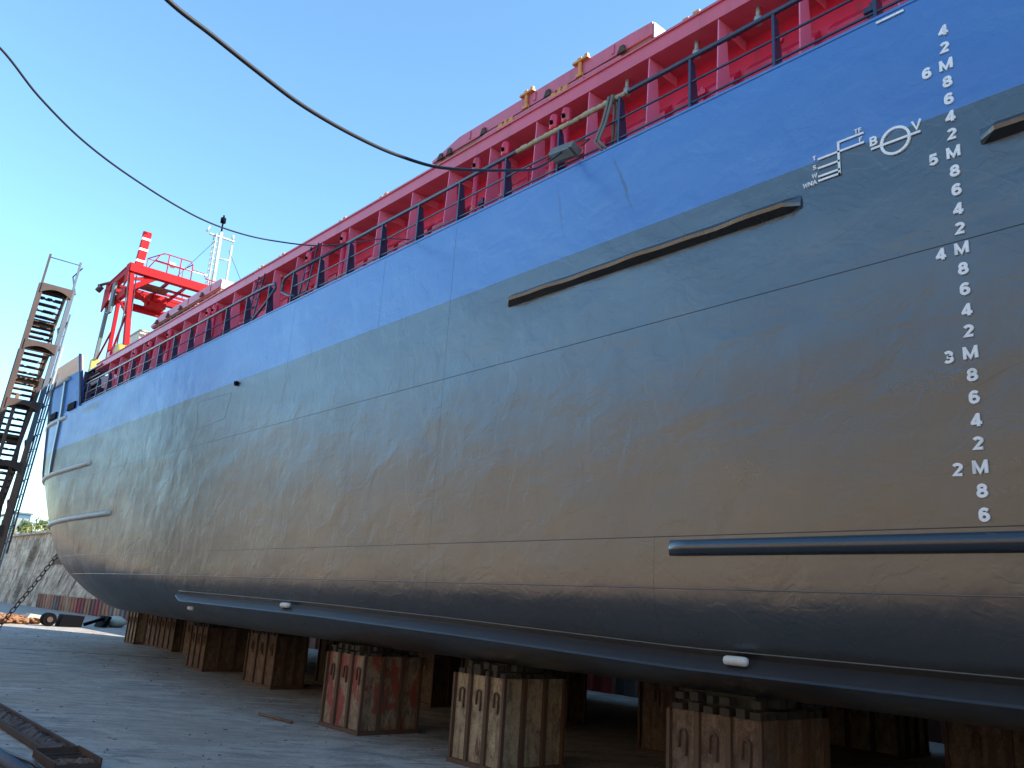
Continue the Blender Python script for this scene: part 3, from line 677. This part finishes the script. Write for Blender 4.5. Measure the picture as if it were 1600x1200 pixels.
for y in (8.95, 10.3):
    b = MB(); b.box((8.24, y-.24, 10.50), (8.36, y+.20, 10.58)); b.box((8.24, y-.22, 10.58), (8.34, y-.12, 10.64)); b.box((8.24, y+.06, 10.58), (8.34, y+.16, 10.63)); b.box((8.24, y-.06, 10.58), (8.32, y-.0, 10.66)); b.build('cleat', M['orange'], ship)
for y in (7.95, 9.7, 11.5, 12.6, 12.9):
    b = MB(); b.prism([(y, 11.17), (y+.18, 11.17), (y+.12, 11.30), (y+.04, 11.30)], 'x', 8.76, 8.80); b.build('stacking_bracket', M['rust'], t1)
hatch(7.9, 12.2, 8.60, 10.56, 10.975, 'lower pink hatch cover lying on the coaming under the stacked one', 'rust')
hatch(0.5, 7.2, 8.66, 10.56, 10.80, 'closed hatch cover lying on the coaming nearest the upper right corner', 'rust')
hatch(12.6, 18.2, 8.66, 10.56, 10.90, 'closed hatch cover lying on the coaming just forward of the stacked pair', 'rust')
hatch(18.4, 24.2, 8.66, 10.56, 10.80, 'closed hatch cover lying on the coaming aft of the lifted one', 'rust')
t2 = hatch(25.0, 31.3, 9.08, 11.58, 11.86, 'hatch cover with brown underside held up by the red gantry crane')
for y in (26.3, 28.2, 29.4, 30.5):
    b = MB(); b.prism([(y, 11.60), (y+.3, 11.60), (y+.15, 11.74)], 'x', 9.03, 9.08); b.build('stacking_bracket', M['rust'], t2)
# ---- gantry crane
cr = thing('gantry_crane', (13.7, 35, 10.5), 'red travelling gantry crane with railed platform standing over the hatches', 'crane')
GZ = 14.62
for x in (8.78, 18.62):
    sgn = 1 if x < 13 else -1
    b = MB(); b.beam((x, 34.0, GZ-.25), (x+sgn*.30, 33.9, 11.0), .16, .20, w2=.20, h2=.26); b.build('leg', M['cranered'], cr)
    b = MB(); b.beam((x+sgn*.02, 35.2, GZ-.9), (x+sgn*.10, 35.5, 10.9), .13, .16); b.beam((x+sgn*.1, 34.0, 11.4), (x+sgn*.1, 35.5, 11.4), .07, .1); b.build('leg', M['cranered'], cr)
    b = MB(); b.beam((x-sgn*.02, 36.5, GZ-.8), (x+sgn*.0, 37.0, 10.9), .13, .18); b.build('ladder_leg', M['legrey'], cr)
    b = MB(); b.beam((x, 34.0, GZ), (x, 36.7, GZ-.1), .24, .34); b.beam((x-sgn*.1, 36.7, GZ-.05), (x-sgn*.1, 36.7, GZ-1.05), .14, .3); b.beam((x, 36.7, GZ-1.0), (x, 34.2, GZ-.95), .16, .3)
    b.beam((x, 34.1, GZ-.9), (x+sgn*.9, 34.0, GZ-.15), .12, .2)
    b.build('end_frame', M['cranered'], cr)
    b = MB(); b.beam((x+sgn*.05, 33.5, 10.68), (x+sgn*.05, 37.0, 10.68), .34, .24)
    for yy in (33.7, 34.3, 35.1, 36.2, 36.8): b.tube([(x-.12, yy, 10.62), (x+.2, yy, 10.62)], .17, 14)
    b.build('bogie', M['rust'], cr)
    b = MB(); b.tube([(x-.1, 33.75, 11.05), (x+.2, 33.75, 11.05)], .30, 16); b.box((x-.15, 36.75, 10.75), (x+.2, 37.1, 11.3)); b.build('buffer', M['yellow'], cr)
for y, z in ((34.0, GZ), (36.6, GZ-.15)):
    b = MB(); b.beam((8.66, y, z), (18.74, y, z), .24, .34); b.box((8.7, y-.15, z-.19), (18.7, y+.15, z-.165)); b.build('cross_beam', M['cranered'], cr)
b = MB()
for k in range(13): x = 9.5+k*.72; b.beam((x, 34.0, GZ-.18), (x, 36.6, GZ-.3), .08, .12)
for y in (34.7, 35.3, 35.9): b.beam((9.4, y, GZ-.28), (18, y, GZ-.28), .07, .1)
b.build('platform_frame', M['cranered'], cr)
b = MB(); b.box((10.0, 35.3, GZ-.9), (10.7, 36.0, GZ-.365)); b.box((10.1, 35.2, GZ-.7), (10.4, 35.31, GZ-.5)); b.build('winch_box', M['cranered'], cr)
for x in (9.4, 12.3):
    b = MB(); b.box((x, 34.4, GZ-.36), (x+1.1, 35.2, GZ-.33)); b.build('walkway_plate', M['rustlight'], cr)
b = MB(); b.beam((9.2, 36.2, GZ-.9), (18.2, 36.2, GZ-.9), .16, .3); b.beam((9.1, 34.6, GZ-.75), (10.7, 36.1, GZ-.85), .1, .16)
b.build('lifting_beam', M['cranered'], cr)
for k, (p, q, w) in enumerate((((8.85, 34.0, 12.6), (8.9, 35.3, 11.2), .07), ((8.85, 34.0, 12.7), (8.75, 35.25, 13.7), .07), ((8.78, 35.3, 12.2), (8.78, 36.7, 11.3), .06), ((8.9, 34.05, 14.2), (9.9, 34.05, 14.5), .10), ((8.78, 34.0, 13.7), (8.78, 36.6, 14.5), .09), ((8.66, 34.1, 14.75), (8.66, 36.7, 14.6), .05))):
    b = MB(); b.beam(p, q, w, w*1.2); b.build('cross_brace', M['cranered'], cr)
b = MB(); b.prism([(33.9, GZ+.17), (34.3, GZ+.17), (34.3, GZ-.75), (33.95, GZ-.6)], 'x', 8.62, 8.665); b.build('gusset', M['cranered'], cr)
b = MB(); b.prism([(36.0, GZ-.2), (36.9, GZ-.25), (36.9, GZ-1.25), (36.2, GZ-.95)], 'x', 8.60, 8.66); b.build('gusset', M['cranered'], cr)
for x in (8.70, 8.98):
    b = MB(); b.tube([(x, 33.86, 11.1), (x+.03, 33.84, 12.6), (x-.05, 33.86, 14.3)], .022, 6); b.build('hydraulic_hose', M['cable'], cr)
b = MB(); b.tube([(8.9, 34.5, 11.0), (8.9, 34.5, 11.45)], .14, 12); b.box((8.72, 34.7, 10.9), (9.05, 35.05, 11.25)); b.box((8.76, 34.4, 10.85), (9.04, 34.75, 11.0)); b.build('drive_motor', M['red'], cr)
b = MB(); b.box((8.58, 35.3, 13.0), (8.66, 35.7, 14.3)); b.build('control_box', M['legrey'], cr)
for y in (34.05, 36.6):
    b = MB(); b.tube([(11.7, y, GZ+.17), (11.7, y, GZ+.9), (18.2, y, GZ+.9), (18.2, y, GZ+.17)] if y > 35 else [(11.9, y, GZ+.17), (11.9, y, GZ+.5)], .02, 6); b.build('platform_railing', M['cranered'], cr)
# striped mast
b = MB(); b.beam((9.00, 34.1, GZ+.05), (9.10, 34.1, 16.2), .30, .22); b.tube([(8.95, 34.1, 16.2), (9.25, 34.1, 16.22)], .12, 10); mast_ = b.build('striped_post', M['cranered'], cr)
for z in (14.95, 15.45, 15.92):
    t = (z-GZ)/(16.2-GZ); x = 9.0+.1*t
    b = MB(); b.box((x-.165, 33.975, z), (x+.165, 34.225, z+.09)); b.build('stripe', M['white'], mast_)
# railing cage
def rail(pts, r=.022, name='platform_railing'):
    b = MB(); b.tube(pts, r, 6); b.build(name, M['cranered'], cr)
z0 = GZ+.17
rail([(9.35, 34.05, z0), (9.75, 34.05, z0+.75), (9.95, 34.05, z0+.85), (11.0, 34.05, z0+.85), (11.1, 34.05, z0+.7), (11.1, 34.05, z0)])
rail([(9.6, 34.05, z0+.45), (11.1, 34.05, z0+.45)]); rail([(10.1, 34.05, z0), (10.1, 34.05, z0+.85)]); rail([(10.6, 34.05, z0), (10.6, 34.05, z0+.85)])
rail([(9.6, 35.2, z0), (9.6, 35.2, z0+.85), (11.1, 35.2, z0+.85), (11.1, 35.2, z0)]); rail([(9.6, 35.2, z0+.45), (11.1, 35.2, z0+.45)])
rail([(9.9, 34.05, z0+.85), (9.6, 35.2, z0+.85)]); rail([(11.1, 34.05, z0+.75), (11.1, 35.2, z0+.85)]); rail([(11.1, 34.05, z0+.5), (11.6, 34.05, z0+.5), (11.7, 34.05, z0+.3), (17.5, 34.05, z0+.3)])
b = MB(); b.tube([(8.7, 36.7, GZ+.05), (8.4, 37.2, GZ-.05)], .06, 8); b.tube([(8.5, 37.05, GZ-.1), (8.4, 37.2, GZ-.3)], .12, 8); b.build('search_light', M['rust'], cr)
# ---- forecastle house, dark break bulkhead, foremast, superstructure
b = MB(); b.box((10.5, 37.6, DECK), (16.9, 39.2, 13.2)); b.box((10.45, 37.55, 13.2), (16.95, 39.25, 13.26)); b.tube([(11.2, 37.6, 13.26), (11.2, 37.6, 13.5)], .04, 6); b.build('forecastle_house', M['cream'], ship)
b = MB(); b.prism([(8.1, DECK), (8.1, 10.35), (9.5, 10.35), (19.2, 10.35), (19.2, DECK)], 'y', 35.2, 35.3)
for k in range(5): b.box((8.2, 33.5, 8.9+k*.36), (8.32, 35.2, 8.96+k*.36))
b.build('break_bulkhead', M['navy'], ship)
fm = MB(); mx, my = 13.65, 38.6
fm.tube([(mx, my, 13.1), (mx, my, 19.4)], [.11, .08], 10); fm.tube([(mx+.62, my, 13.1), (mx+.62, my, 18.9)], .055, 8)
for dx, dy in ((-.28, -.12), (-.28, .2)): fm.tube([(mx+dx, my+dy, 13.1), (mx+dx*.9, my+dy, 19.2)], .03, 6)
for k in range(20): z = 13.4+k*.3; fm.tube([(mx-.28, my-.12, z), (mx-.28, my+.2, z)], .02, 5); fm.tube([(mx-.28, my, z), (mx, my, z+.1)], .02, 5)
fm.box((mx-.55, my-.06, 19.1), (mx+.7, my+.06, 19.16)); fm.tube([(mx, my, 18.0), (mx+.62, my, 18.1)], .04, 6); fm.tube([(mx-.7, my, 19.2), (mx-.6, my, 19.5)], .05, 6); fm.tube([(mx+.6, my, 19.2), (mx+.6, my, 19.45)], .06, 6)
fmo = fm.build('foremast', M['mast'], ship)
b = MB(); b.tube([(mx, my, 19.4), (mx, my, 20.3)], .045, 8); b.tube([(mx, my, 19.9), (mx, my, 20.15)], .13, 10); b.build('mast_lamp', M['black'], fmo)
b = MB(); b.tube([(mx-.2, my, 19.1), (9.2, 33.5, 10.6)] if False else [(mx-.2, my, 18.9), (10.6, 36.7, 14.6)], .012, 5); b.tube([(mx+.5, my, 18.6), (mx+.9, 32.0, 11.3)], .012, 5); b.build('stay_wire', M['cable'], fmo)
b = MB(); b.tube([(11.6, 38.4, 16.9), (13.3, 38.5, 16.95)], .03, 6); b.box((11.45, 38.3, 16.8), (11.7, 38.5, 17.0)); b.build('sensor_arm', M['white'], fmo)
b = MB(); b.box((8.6, -24, DECK), (18.8, -14, 17.5)); b.box((8.2, -23, 14.6), (19.2, -15, 14.8)); b.build('superstructure', M['cream'], ship)

# ---------------------------------------------------------------- keel blocks
def make_block(lx, ly, H, seed, cm, name='keel_block', label='', group='keel blocks under the ship'):
    rnd = random.Random(seed); t = thing(name, (0, 0, 0), label, 'keel block', group); t['_w'] = [0,0,0]
    b = MB(); b.box((.05, .05, 0), (lx-.05, ly-.05, H)); b.build('concrete_body', M[cm], t)
    f = MB()
    n_ = 3
    for i in range(n_+1):     # rusty uprights on the -x and -y faces
        y = .0 + i*(ly/n_); w_ = .07 if 0 < i < n_ else .09
        f.box((.0, max(0, y-w_/2), .0), (.056, min(ly, y+w_/2), H))
        f.box((lx-.056, max(0, y-w_/2), .0), (lx, min(ly, y+w_/2), H))
    for i in range(1, n_+1):
        x = i*(lx/n_); f.box((max(.06, x-.045), -.006, .0), (min(lx-.058, x+.03), .05, H-.001))
        f.box((max(.06, x-.045), ly-.05, .0), (min(lx-.058, x+.03), ly+.006, H-.001))
    f.box((-.012, -.012, -.01), (lx+.012, ly+.012, .07)); f.build('steel_frame', M['bframe'], t)
    for i in range(n_):
        yc = (i+.5)*ly/n_; g = MB(); pts = [(.03, yc-.05, H-.50), (.03, yc-.05, H-.26)] + [(.03, yc-.05*math.cos(math.pi*k/6), H-.26+.05*math.sin(math.pi*k/6)) for k in range(1, 6)] + [(.03, yc+.05, H-.26), (.03, yc+.05, H-.42)]
        g.tube(pts, .014, 6); g.build('lifting_loop', M['bframe'], t)
    tp = MB(); z = H; gap = BOT-H
    lay = 2 if gap > .1 else 1
    for l in range(lay):
        hh = gap/lay
        for i in range(int(lx/.19)):
            for j in range(int(ly/.2)):
                if l == lay-1 and rnd.random() < .15: continue
                x = .03+i*(lx-.06)/int(lx/.19); y = .02+j*(ly-.04)/int(ly/.2)
                if 0 < i < int(lx/.19)-1 and 0 < j < int(ly/.2)-1: continue
                tp.box((x+rnd.uniform(0,.02), y+rnd.uniform(0,.02), z), (x+.16+rnd.uniform(-.07,.02), y+.17+rnd.uniform(-.08,.02), z+hh-.004-rnd.uniform(0,.05)))
        z += hh
    tp.box((.2, .2, H), (lx-.2, ly-.2, BOT-.004)); tp.build('timber_packing', M['timber'], t)
    return t
labels = {}
def place(src, x, y, label, first=False, grp=None):
    o = src if first else copy_tree(src); o.location = (x, y, 0); o['_w'] = [x, y, 0]; o['label'] = label
    if grp: o['group'] = grp
    return o
B0 = make_block(1.30, 1.22, 1.30, 1, 'bc0'); B1 = make_block(1.30, 1.36, 1.33, 2, 'bc1'); B2 = make_block(1.45, 1.30, 1.26, 3, 'bc2')
B3 = make_block(.92, 1.7, 1.30, 4, 'bc2')
place(B2, 8.62, 5.52, 'brown rusty block nearest the camera at the lower right under the hull', True)
place(B0, 8.60, 9.78, 'flaking pale yellow concrete block between the brick red one and the nearest brown one', True)
place(B1, 8.58, 13.58, 'block with brick red and bare concrete faces left of the flaking yellow one', True)
place(B3, 10.50, 20.9, 'narrow brown block standing just left of the brick red one', True)
place(B2, 10.66, 25.75, 'dark brown block, second to the left of the brick red one', False)
place(B3, 12.80, 34.1, 'small distant block just right of the last pair under the bow', False)
place(B3, 12.95, 36.1, 'small distant block second from the last under the bow', False)
place(B0, 12.70, 38.2, 'furthest small block at the forefoot under the bow', False)
g2 = 'inner keel blocks hidden in the dark under the hull'
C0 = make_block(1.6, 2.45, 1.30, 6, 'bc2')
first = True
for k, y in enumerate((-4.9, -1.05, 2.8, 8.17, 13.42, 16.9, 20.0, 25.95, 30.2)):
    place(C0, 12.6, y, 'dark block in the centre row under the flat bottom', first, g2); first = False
g3 = 'blocks of the far side row under the hull'
first = True
C1 = make_block(1.3, 1.6, 1.30, 8, 'bc0')
for y in (0.4, 4.2, 8.0, 11.0, 12.85, 17.55, 20.4, 24.2, 28.0):
    place(C1, 17.2, y, 'block of the far side row seen between the front blocks', first, g3); first = False

# ---------------------------------------------------------------- stair tower
tw = thing('stair_tower', (4.6, 28.8, 0), 'tall rusty steel stair tower leaning at the left beside the bow', 'stair tower')
def TP(x, y, z): return (x+.063*z, y, z)      # leaning frame
xa, xb, ya, yb = 4.05, 4.93, 28.0, 29.1; HT = 12.1
for i, (x, y, mname, top_, wd) in enumerate(((xa, ya, 'rust', HT, .14), (xb, ya, 'bluegrey', HT, .13), (xa+.12, yb, 'rust', HT-1.9, .10), (xb-.05, yb, 'rust', HT-1.6, .10))):
    b = MB(); zb = 6.2 if i == 1 else 0
    b.beam(TP(x, y, zb), TP(x, y, top_-1.0), wd, wd*.8, up=(0,1,0)); b.beam(TP(x, y, top_-1.0), TP(x, y, top_), .06, .05, up=(0,1,0))
    b.build('upright', M[mname], tw)
b = MB(); b.beam(TP(xb+.03, ya, 0), TP(xb+.0, ya, 6.6), .24, .12, w2=.13, h2=.1, up=(0,1,0)); b.build('lower_post', M['rustlight'], tw)
b = MB(); b.beam(TP(xb-.38, ya+.02, 3.2), TP(xb-.12, ya+.02, 8.2), .10, .08, up=(0,1,0)); b.build('diagonal_brace', M['rust'], tw)
b = MB(); b.beam(TP(xa+.22, ya+.1, 1.0), TP(xa+.26, ya+.1, 7.6), .09, .08, up=(0,1,0)); b.build('inner_post', M['rustlight'], tw)
b = MB(); b.tube([TP(xa, ya, HT-.1), TP(xb, ya, HT-.1)], .015, 6); b.build('top_chain', M['rust'], tw)
PZ = [1.9+1.84*k for k in range(6)]
def slab(b, x0, x1, y0, y1, z0, z1, z2, z3):     # from y0 (z0 top) to y1 (z1 top), bottoms z2, z3
    b.add([TP(x0,y0,z0),TP(x1,y0,z0),TP(x1,y1,z1),TP(x0,y1,z1),TP(x0,y0,z2),TP(x1,y0,z2),TP(x1,y1,z3),TP(x0,y1,z3)], [(0,1,2,3),(7,6,5,4),(0,4,5,1),(1,5,6,2),(2,6,7,3),(3,7,4,0)])
rt_ = random.Random(3)
for k, z in enumerate(PZ):
    b = MB(); slab(b, xa, xb, ya-.06, ya+.42, z, z, z-.05, z-.05)
    n_ = 12
    up_ = [TP(xa+(xb-xa)*i/n_, ya-.09, z+.02) for i in range(n_+1)]; lo = [TP(xa+(xb-xa)*i/n_, ya-.09, z-.13-.17*abs(2*i/n_-1)**2.0) for i in range(n_+1)]
    lo2 = [(p[0], p[1]+.03, p[2]) for p in lo]; up2 = [(p[0], p[1]+.03, p[2]) for p in up_]
    b.grid([up2, up_, lo, lo2, up2], 0, False)
    slab(b, xa, xb, ya+.38, ya+.42, z-.02, z-.02, z-.2, z-.2)
    b.build('landing', M['rust'], tw)
    zf = z+.92
    if k < 5:
        b = MB(); slab(b, xa+.08, xb-.04, yb-.32, yb+.05, zf, zf, zf-.05, zf-.05); slab(b, xa+.08, xb-.04, yb-.34, yb-.30, zf, zf, zf-.24, zf-.24); b.build('landing', M['rustlight'], tw)
        for (y0, z0_, y1, z1_) in ((ya+.42, z, yb-.32, zf), (yb-.32, zf, ya+.42, z+1.84)):
            b = MB()
            for x in (xa+.10, xb-.08): b.beam(TP(x, y0, z0_-.06), TP(x, y1, z1_-.06), .035, .2)
            n_ = 5
            for i in range(n_):
                t = (i+.5)/n_; y = y0+(y1-y0)*t; z_ = z0_+(z1_-z0_)*t
                slab(b, xa+.1, xb-.08, y-.03, y-.01, z_, z_, z_-.06, z_-.06)
                for s_ in range(9):
                    xx = xa+.12+s_*(xb-xa-.24)/9
                    if rt_.random() > .12: slab(b, xx, xx+.066, y-.145, y+.145, z_, z_, z_-.03, z_-.03)
            b.build('stair_flight', M['rustlight' if k % 2 else 'rust'], tw)
for k in range(12):
    z = .9+k*.92; b = MB()
    for x in (xb+.09,):
        b.beam(TP(x, ya, z), TP(x, yb, z+.92*(1 if k % 2 else -1)), .04, .04)
        b.beam(TP(x, yb, z+.92*(1 if k % 2 else -1)), TP(x, ya, z+.92*(1 if k % 2 else -1)), .03, .03)
    b.build('side_brace', M['bluegrey' if k % 2 else 'rust'], tw)
for dx, z0_, z1_, mn in ((.14, 1.5, 10.4, 'bluegrey'), (.22, 2.0, 9.4, 'galv'), (.31, 3.0, 8.5, 'bluegrey')):
    b = MB(); b.beam(TP(xb+dx, ya+dx, z0_), TP(xb+dx, ya+dx, z1_), .045, .045, up=(0,1,0))
    for q in range(int((z1_-z0_)/.46)): z = z0_+.2+q*.46; b.tube([TP(xb, ya+.02, z+rt_.uniform(-.05,.05)), TP(xb+dx, ya+dx, z+.16)], .014, 5)
    b.build('handrail', M[mn], tw)
for z in (1.6, 3.5, 5.3, 7.2, 9.0):
    b = MB(); b.tube([TP(xa, ya-.02, z), TP(xb, ya-.02, z-.05)], .014, 5); b.build('guard_bar', M['rust'], tw)

# ---------------------------------------------------------------- cables
F_, CX, CY = 1314.555, 800., 600.
def ray(px, py):
    v = Vector((px-CX, CY-py, -F_)); return Vector((Vector(RX).dot(v), Vector(RY).dot(v), Vector(RZ).dot(v)))
def cable(P0, k, pix, end, r, label):
    pts = [Vector(P0)]
    for p in pix:
        d = ray(*p); d /= d.x; s = (d.y*P0[0]-P0[1])/(k+d.y)
        pts.append(Vector((P0[0]-s, P0[1]+k*s, 2.24+d.z*(P0[0]-s))))
    import numpy as np
    S_ = [P0[0]-p.x for p in pts]; cf = np.polyfit(S_, [p.z for p in pts], 2); sl_ = S_[-1]; off = pts[-1].z-float(np.polyval(cf, sl_)); se = P0[0]-end[0]
    ze = float(np.polyval(cf, se)); end = (end[0], P0[1]+k*se, ze)
    for q in range(1, 8):
        t = q/8.; s = sl_+(se-sl_)*t; pts.append(Vector((P0[0]-s, P0[1]+k*s, float(np.polyval(cf, s))+off*(1-t))))
    pts.append(Vector(end)); out = []
    for i in range(len(pts)-1):            # Catmull-Rom
        a = pts[max(0, i-1)]; b_ = pts[i]; c = pts[i+1]; d = pts[min(len(pts)-1, i+2)]
        L = (c-b_).length; ta = (c-a)/max(.01, (c-a).length)*L if i else (c-b_); tc = (d-b_)/max(.01, (d-b_).length)*L
        for j in range(8):
            t = j/8.; out.append(b_*(2*t**3-3*t*t+1) + ta*(t**3-2*t*t+t) + c*(-2*t**3+3*t*t) + tc*(t**3-t*t))
    out.append(pts[-1]); b = MB(); b.tube(out, r, 8); o = b.build('cable', M['cable']); tag(o, label, 'cable')
    pb = thing('mooring_post', (end[0], end[1], 10.45), 'short rusty post on the near quay holding the ' + ('thick' if r > .012 else 'thin') + ' cable', 'post')
    b = MB(); b.tube([(end[0], end[1], 10.4), (end[0], end[1], end[2]+.15)], [.2, .16], 12); b.build('post_body', M['rust'], pb)
    b = MB(); b.tube([(end[0], end[1], end[2]+.1), (end[0], end[1], end[2]+.22)], .26, 12); b.build('post_cap', M['rust'], pb)
cable((7.70, 8.1, 8.95), -.5, [(840,262),(800,266),(690,262),(620,242),(550,210),(470,163),(400,110),(330,54),(262,0)], (-8.1, .2, 11.9), .017, 'thick black cable sagging from the upper left to the flood lamp')
cable((7.72, 12.2, 8.75), -.8, [(600,373),(560,378),(500,384),(420,375),(360,360),(300,335),(210,280),(130,220),(60,150),(0,75)], (-8.1, -.4, 11.0), .009, 'thin black cable sagging across the sky above the crane')

# ---------------------------------------------------------------- anchor chain
def chain(pts, L, r, name, label, mm):
    b = MB(); pts = [Vector(p) for p in pts]; k = 0; acc = 0
    for i in range(len(pts)-1):
        d = pts[i+1]-pts[i]; n_ = max(1, int(d.length/(L*.74))); dd = d.normalized()
        for j in range(n_):
            c = pts[i]+d*((j+.5)/n_); u = dd.orthogonal().normalized(); v = dd.cross(u)
            if k % 2: u, v = v, u
            k += 1; ring = []
            for q in range(9):
                a = 2*math.pi*q/8; ring.append(c + dd*math.cos(a)*L/2 + u*math.sin(a)*L*.30)
            b.tube(ring, r, 5, cap=False)
    o = b.build(name, M[mm]); tag(o, label, 'chain'); return o
chain([(13.2, 47.2, 7.6), (12.2, 46.6, 5.6), (11.0, 46.0, 3.6), (10.0, 45.7, 1.8), (9.0, 45.5, .1)], .36, .028, 'anchor_chain', 'anchor chain hanging taut from the bow down to the dock floor', 'rustlight')
rnd = random.Random(5); pts = []
for i in range(46): t = i/45.; pts.append((9.0+.9*math.sin(i*2.3)+t*3.4, 54.5+1.7*math.cos(i*1.7)+t*1.2, .08+.25*abs(math.sin(i*.9))))
chain(pts, .34, .06, 'chain_pile', 'heap of rusty orange chain on the sunlit floor at the far left', 'chainrust')
# things on the sunlit floor
t = thing('concrete_block', (12.6, 55.2, 0), 'mossy grey concrete lump right of the chain heap', 'block')
b = MB(); b.prism([(12.0, 0), (13.3, 0), (13.1, .45), (12.3, .55)], 'y', 54.6, 55.6); b.build('block_body', M['tarp'], t)
t = thing('rubber_fender', (13.0, 52.6, 0), 'black round rubber fender left of the black box', 'fender')
b = MB()
b.tube([(12.75, 52.2, .36), (12.75, 52.9, .36)], .35, 18); b.tube([(12.75, 52.15, .36), (12.75, 52.95, .36)], .15, 12, 1)
b.build('fender_body', [M['black'], M['rust']], t)
t = thing('crate', (13.7, 52.5, 0), 'black slanted box standing on the sunlit strip of floor', 'box')
b = MB(); b.prism([(13.2, .02), (14.35, .02), (14.45, .60), (13.35, .66)], 'y', 52.0, 52.9); b.build('box_body', M['black'], t)
t = thing('anchor', (15.4, 53.4, 0), 'black anchor lying between the box and the pale sack', 'anchor')
b = MB(); b.beam((14.8, 53.2, .12), (15.9, 53.4, .5), .16, .16); b.prism([(15.6, .02), (15.9, .02), (16.1, .6), (15.95, .64)], 'y', 52.7, 54.2); b.build('anchor_body', M['black'], t)
t = thing('sack', (16.6, 54, 0), 'pale green sack at the right end of the clutter on the floor', 'sack')
b = MB(); rows = []
for i in range(9):
    a = math.pi*i/8; rr = math.sin(a); rows.append([(16.7+math.cos(q*math.pi/6)*.62*rr*(1+.2*math.sin(q*2.1+i)), 54+math.sin(q*math.pi/6)*.7*rr, .30+.32*-math.cos(a)*(1+.1*math.sin(q*1.7))) for q in range(13)])
b.grid(rows); b.build('sack_body', M['tarp'], t)
b = MB(); rd = random.Random(21)
for k in range(900):
    t_ = rd.random()**1.6; y = 9+t_*42; x = rd.uniform(.20, .66)*y if rd.random() < .6 else rd.uniform(8.0, 12.5)
    if x > 16 or x < 2: continue
    q = rd.uniform(.004, .012)*(1+y*.02); a = rd.uniform(0, 6.28); el = rd.uniform(1, 4); c, s_ = math.cos(a), math.sin(a)
    P = [(-q*el, -q), (q*el*.6, -q*rd.uniform(.6, 1.2)), (q*el, q*.4), (-q*el*.3, q)]
    b.add([(x+p[0]*c-p[1]*s_, y+p[0]*s_+p[1]*c, .002) for p in P]+[(x+p[0]*.7*c-p[1]*.7*s_, y+p[0]*.7*s_+p[1]*.7*c, q*rd.uniform(.5, 1.1)) for p in P], [(4,5,6,7),(0,1,5,4),(1,2,6,5),(2,3,7,6),(3,0,4,7)], rd.choice((0, 0, 1)))
tag(b.build('rubble', [M['rustlight'], M['concgrey']]), 'small stone chips and rust flakes scattered over the dock floor', 'rubble', kind='stuff')
# rod on the floor, rusty beam, tray, hose, pipe
b = MB(); b.tube([(8.10, 16.45, .03), (8.16, 15.2, .03)], .03, 8); tag(b.build('steel_rod', M['rustlight']), 'short rusty rod lying alone on the floor between camera and blocks', 'rod')
t = thing('steel_beam', (3.8, 15.5, 0), 'long rusty channel beam lying on the floor at the lower left', 'beam')
b = MB(); b.box((3.46, 13.15, .02), (3.86, 21.5, .04)); b.box((3.82, 13.15, .04), (3.86, 21.5, .13)); b.box((3.46, 13.15, .04), (3.49, 21.5, .10)); b.build('channel', M['rust'], t)
b = MB(); rr = random.Random(9); rows = []
for i in range(80):
    y = 13.25+i*.1; rows.append([(3.60, y, .042), (3.63+rr.uniform(-.02,.02), y, .07+rr.uniform(-.02,.03)), (3.71+rr.uniform(-.01,.01), y, .10+rr.uniform(-.02,.03)), (3.79, y, .10+rr.uniform(-.02,.02)), (3.815, y, .042)])
b.grid(rows, 0, False); b.build('rust_scale', M['rust'], t)
t = thing('steel_tray', (3.6, 12.9, 0), 'rusty ribbed steel tray in the lower left corner', 'tray')
b = MB(); x0, x1, y0, y1 = 3.30, 3.86, 12.0, 13.05
b.box((x0, y0, .03), (x1, y1, .045)); b.box((x0, y0, .045), (x0+.02, y1, .13)); b.box((x1-.02, y0, .045), (x1, y1, .15)); b.box((x0+.02, y1-.02, .045), (x1-.02, y1, .14)); b.box((x0+.02, y0, .045), (x1-.02, y0+.02, .1))
for yy in (12.35, 12.6, 12.85): b.box((x0+.02, yy, .045), (x1-.02, yy+.02, .09))
b.build('tray_shell', M['rust'], t)
b = MB(); rows = []
for i in range(14): rows.append([(x0+.03+j*.048, 12.05+i*.03, .06+rr.uniform(0,.05)) for j in range(11)])
b.grid(rows, 0, False); b.build('rust_debris', M['orange'] if False else M['rustlight'], t)
b = MB(); b.tube([(2.95, 16.5, .03), (3.0, 14.5, .03), (3.12, 13.2, .03), (3.2, 12.6, .04), (3.2, 12.0, .03)], .025, 8); tag(b.build('hose', M['cable']), 'thin black hose lying left of the rusty tray', 'hose')
b = MB(); b.tube([(2.78, 16.0, .08), (2.95, 11.0, .08)], .08, 12); tag(b.build('pipe', M['bluegrey']), 'dark grey pipe lying in the extreme lower left corner', 'pipe')
for o in bpy.data.objects:
    if '_w' in o: del o['_w']
